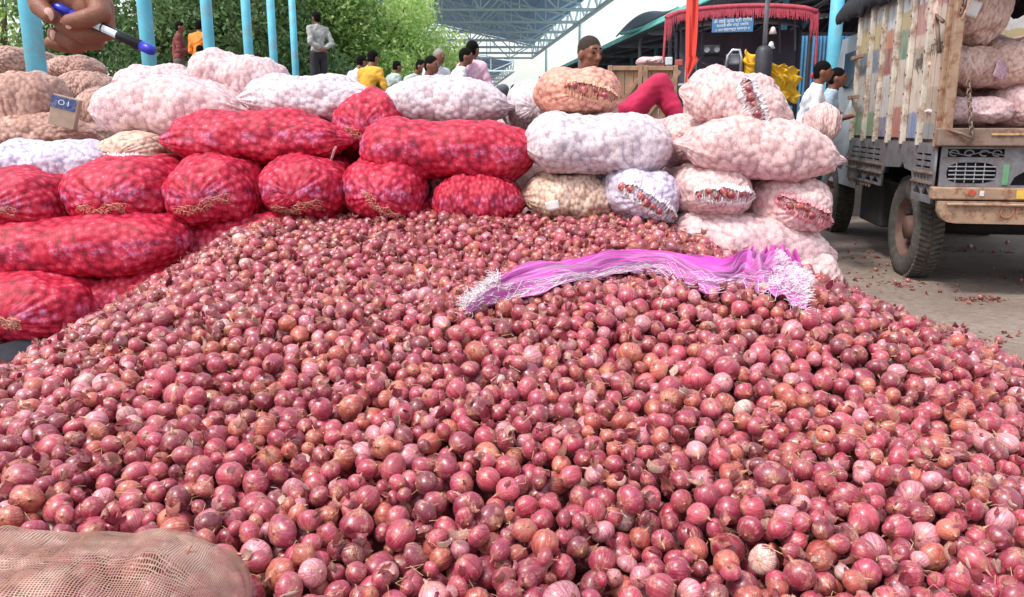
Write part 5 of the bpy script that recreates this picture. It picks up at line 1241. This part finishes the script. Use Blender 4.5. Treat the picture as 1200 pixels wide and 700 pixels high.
plate('front_grille', rect(-.22, 1.1, .22, 1.6), [rect(-.18, 1.15 + .06 * i, .18, 1.18 + .06 * i) for i in range(7)], .03, tblack, tractor, Matrix(((1, 0, 0, 0), (0, 0, -1, -1.47), (0, 1, 0, 0), (0, 0, 0, 1))))
for sx in (-1, 1): MB().lathe([(.001, -.04), (.07, -.02), (.085, .03), (.08, .04), (.001, .045)], (sx * .18, -1.5, 1.62), Matrix.Rotation(PI / 2, 3, 'X'), 18).build('headlight', chrome, tractor, sm=True)
u0 = tq(850, 86); u1 = tq(853, 68); u2 = tq(858, 62); u3 = tq(866, 62); u4 = tq(868, 70); u5 = tq(867, 92); 
MB().tube([(p.x, -.35, p.z) for p in (u0, u1, u2, u3, u4, u5)], .018, 8).build('chrome_bar', chrome, tractor, sm=True)
MB().box((tq(859, 70).x, -.3, tq(859, 72).z), (.16, .05, .12)).build('instrument_panel', plain('panel_grey', '8a8c92', .5), tractor, bevel=.02)
rx = tq(834, 57); MB().box((rx.x, .1, rx.z), (.19, .12, .1)).build('radio', tblack, tractor, bevel=.01)
for dx in (-.055, .055): MB().lathe([(.001, 0), (.03, 0), (.035, .01)], (rx.x + dx, .03, rx.z), Matrix.Rotation(PI / 2, 3, 'X'), 14).build('radio_speaker', plain('panel_grey', '8a8c92'), tractor)
g = MB(); g.tube([(.17 * math.cos(a), 0, .17 * math.sin(a)) for a in np.linspace(0, 2 * PI, 25)], .015, 6, False)
for k_ in range(3): a = k_ * 2.1 + .5; g.tube([(0, 0, 0), (.17 * math.cos(a), 0, .17 * math.sin(a))], .01, 5)
g.build('steering_wheel', tblack, tractor, sm=True, loc=(tq(833, 78).x, .1, tq(833, 78).z), rot=(-.5, 0, 0))
MB().box((.0, .75, 1.35), (.5, .45, .12)).box((0, .98, 1.62), (.48, .1, .5)).build('seat', tblack, tractor, bevel=.03)
for sx in (-1, 1):
    g = MB(); g.sheet(lambda u, v: (sx * (.42 + .36 * v), .85 - .74 * math.cos(PI * u), .7 + .74 * math.sin(PI * u)), 14, 3); g.build('mudguard', tblack, tractor, sm=True, solid=.02)
    for nm, R_, w_, yy in (('rear_wheel', .68, .34, .85), ('front_wheel', .4, .18, -1.2)):
        hb = empty(nm); hb.parent = tractor; hb.location = (sx * .62, yy, R_)
        Rm = Matrix.Rotation(PI / 2, 3, 'Y'); h = w_ / 2; g = MB(); g.lathe([(.55 * R_, -h), (.85 * R_, -h), (.97 * R_, -h * .7), (R_, 0), (.97 * R_, h * .7), (.85 * R_, h), (.55 * R_, h)], R=Rm, n=36)
        for i in range(22): a = 2 * PI * i / 22; Rr = Matrix.Rotation(a, 3, 'X'); g.box(Rr @ Vector((0, 0, R_)), (w_ * .9, .05, .05), Rr @ Matrix.Rotation(.5, 3, 'Z'))
        g.build('tyre', rubber, hb); MB().lathe([(.57 * R_, -h * .7), (.5 * R_, -h * .2), (.15 * R_, 0), (.14 * R_, -h * .6), (.001, -h * .6)], R=Rm, n=24).build('rim', plain('cream_rim', 'b8a890', .6), hb, sm=True)
for (px, py, c_) in ((905, 38, 'd8c8c8'), (903, 55, 'd0d0d4')):
    p = tq(px, py, Yt - .05); MB().lathe([(.001, .05), (.02, .04), (.045, -.03), (.001, -.035)], (p.x, -.08, p.z), n=10).build('hanging_trinket', plain('trinket_' + c_, c_, .6, bump=0), tractor, sm=True)
# vertical streamers inside the cab
for i, (px, y_) in enumerate(((790, .05), (797, .05), (822, .3), (870, .5), (915, .3), (931, .05))):
    p0_, p1_ = tq(px, 20), tq(px, 60); MB().tube([(p0_.x, y_, p0_.z), (p1_.x, y_ + .02, p1_.z)], .012, 5).build('streamer', plain('streamer_dark', '4a4658', .7), tractor)
for (px, py, w_, h_2, c_) in ((796, 74, .09, .07, 'b05048'), (784, 72, .08, .09, 'c8d0d4'), (905, 110, .3, .05, 'b8445a'), (800, 100, .1, .03, 'b4b6bc'), (818, 96, .08, .03, 'b4b6bc'), (806, 118, .25, .14, '2e3040')):
    p = tq(px, py); MB().box((p.x, -.2, p.z), (w_, .06, h_2)).build('fitting', plain('fitting_' + c_, c_, .5), tractor, bevel=.01)
# yellow cloth on the tractor
yc = P(905, 88, Yt - .35); m = MB()
def ycl(u, v): 
    n_ = noise.noise((u * 5, v * 4, 1)); return Vector(((u - .5) * .62 + .1 * noise.noise((v * 5, u * 3, 8)), -.10 * math.sin(PI * u) - .06 * n_ - .07 * abs(noise.noise((u * 9, v * 6, 4))), .12 - .38 * v + .08 * n_ - .12 * (u - .5) + .1 * max(0, 1 - u * 3)))
m.sheet(ycl, 40, 26); o = m.build('tarpaulin', plain('yellow_sheet', 'd8a81c', .45, var=.2, sc=6), sm=True, solid=.003, loc=yc); tag(o, 'crumpled yellow plastic sheet hanging on the tractor', 'plastic sheet')
yc = P(881, 76, Yt - .3); m = MB(); m.sheet(lambda u, v: Vector(((u - .5) * .16, -.03 * math.sin(9 * u), .1 - .24 * v)) + Vector((0, .02 * noise.noise((u * 6, v * 6, 3)), 0)), 10, 10)
o = m.build('plastic_bag', MATS['yellow_sheet'], sm=True, solid=.01, loc=yc); tag(o, 'small yellow bag hanging left of the black exhaust muffler', 'plastic bag')

# wooden trolley left of the tractor
wood = plain('trolley_board', 'a8856c', .75, var=.25, sc=6, dirt='7a5440', dirt_amt=.5); Yw = 9.4
p0, p1 = P(712, 78, Yw), P(795, 76, Yw); z1 = p0.z; root = empty('trolley', (p0.x, Yw, 0), 0, 'brown panelled trolley side behind the crimson knees', 'trolley')
L_ = p1.x - p0.x
for i in range(2):
    c = L_ * (i + .5) / 2
    for j in range(4): MB().box((c - L_ / 4 + L_ / 8 * (j + .5), .03, z1 - .35), (L_ / 8 - .008, .03, .62)).build('plank', wood, root)
    for dx in (-1, 1): MB().box((c + dx * (L_ / 4 - .03), 0, z1 - .35), (.05, .05, .72)).build('frame_post', wood, root, bevel=.005)
    for z_ in (z1 - .02, z1 - .68): MB().box((c, 0, z_), (L_ / 2 - .115, .05, .05)).build('frame_rail', wood, root, bevel=.005)
    MB().box((c, -.004, z1 - .35), (.04, .04, .74), Matrix.Rotation(.62, 3, 'Y')).build('brace', wood, root); MB().box((c, .004, z1 - .35), (.04, .04, .74), Matrix.Rotation(-.62, 3, 'Y')).build('brace', wood, root)
MB().box((L_ / 2, .8, z1 - .72), (L_, 1.7, .06)).build('deck', wood, root)
for sx in (.2, L_ - .2): MB().lathe([(.2, -.08), (.33, -.08), (.36, 0), (.33, .08), (.2, .08), (.001, .03)], (sx, .6, .36), Matrix.Rotation(PI / 2, 3, 'Y'), 24).build('wheel', rubber, root, sm=True)
for sx in (.3, L_ - .3): MB().box((sx, .6, (z1 - .3) / 2), (.08, .08, z1 - 1.1)).build('leg', dark_met, root)
S('small pink white sack lying on top of the brown trolley', 'sacks near the tractor', 'pink_white', 'side', (748, 66, 784, 78), 9.7, var=1)
S('pink sack standing behind the man in white near the truck', 'sacks near the tractor', 'blush', 'side', (950, 124, 988, 168), 7.9, var=2)
# brown timber behind the reclining man's head
p0 = P(640, 92, 9.8); root = empty('low_wall', (p0.x, 9.8, 0), 0, 'dim brown boards behind the head of the reclining man', 'boards')
for i in range(7): MB().box((i * .18, 0, (p0.z + .02) / 2), (.172, .04, p0.z + .02 - .01 * (i % 2))).build('board', plain('dim_board', '7a6258', .8, var=.3, sc=5), root)
print('objects', len(bpy.data.objects), 'tris', sum(len(o.data.polygons) * 2 for o in bpy.data.objects if o.type == 'MESH'))
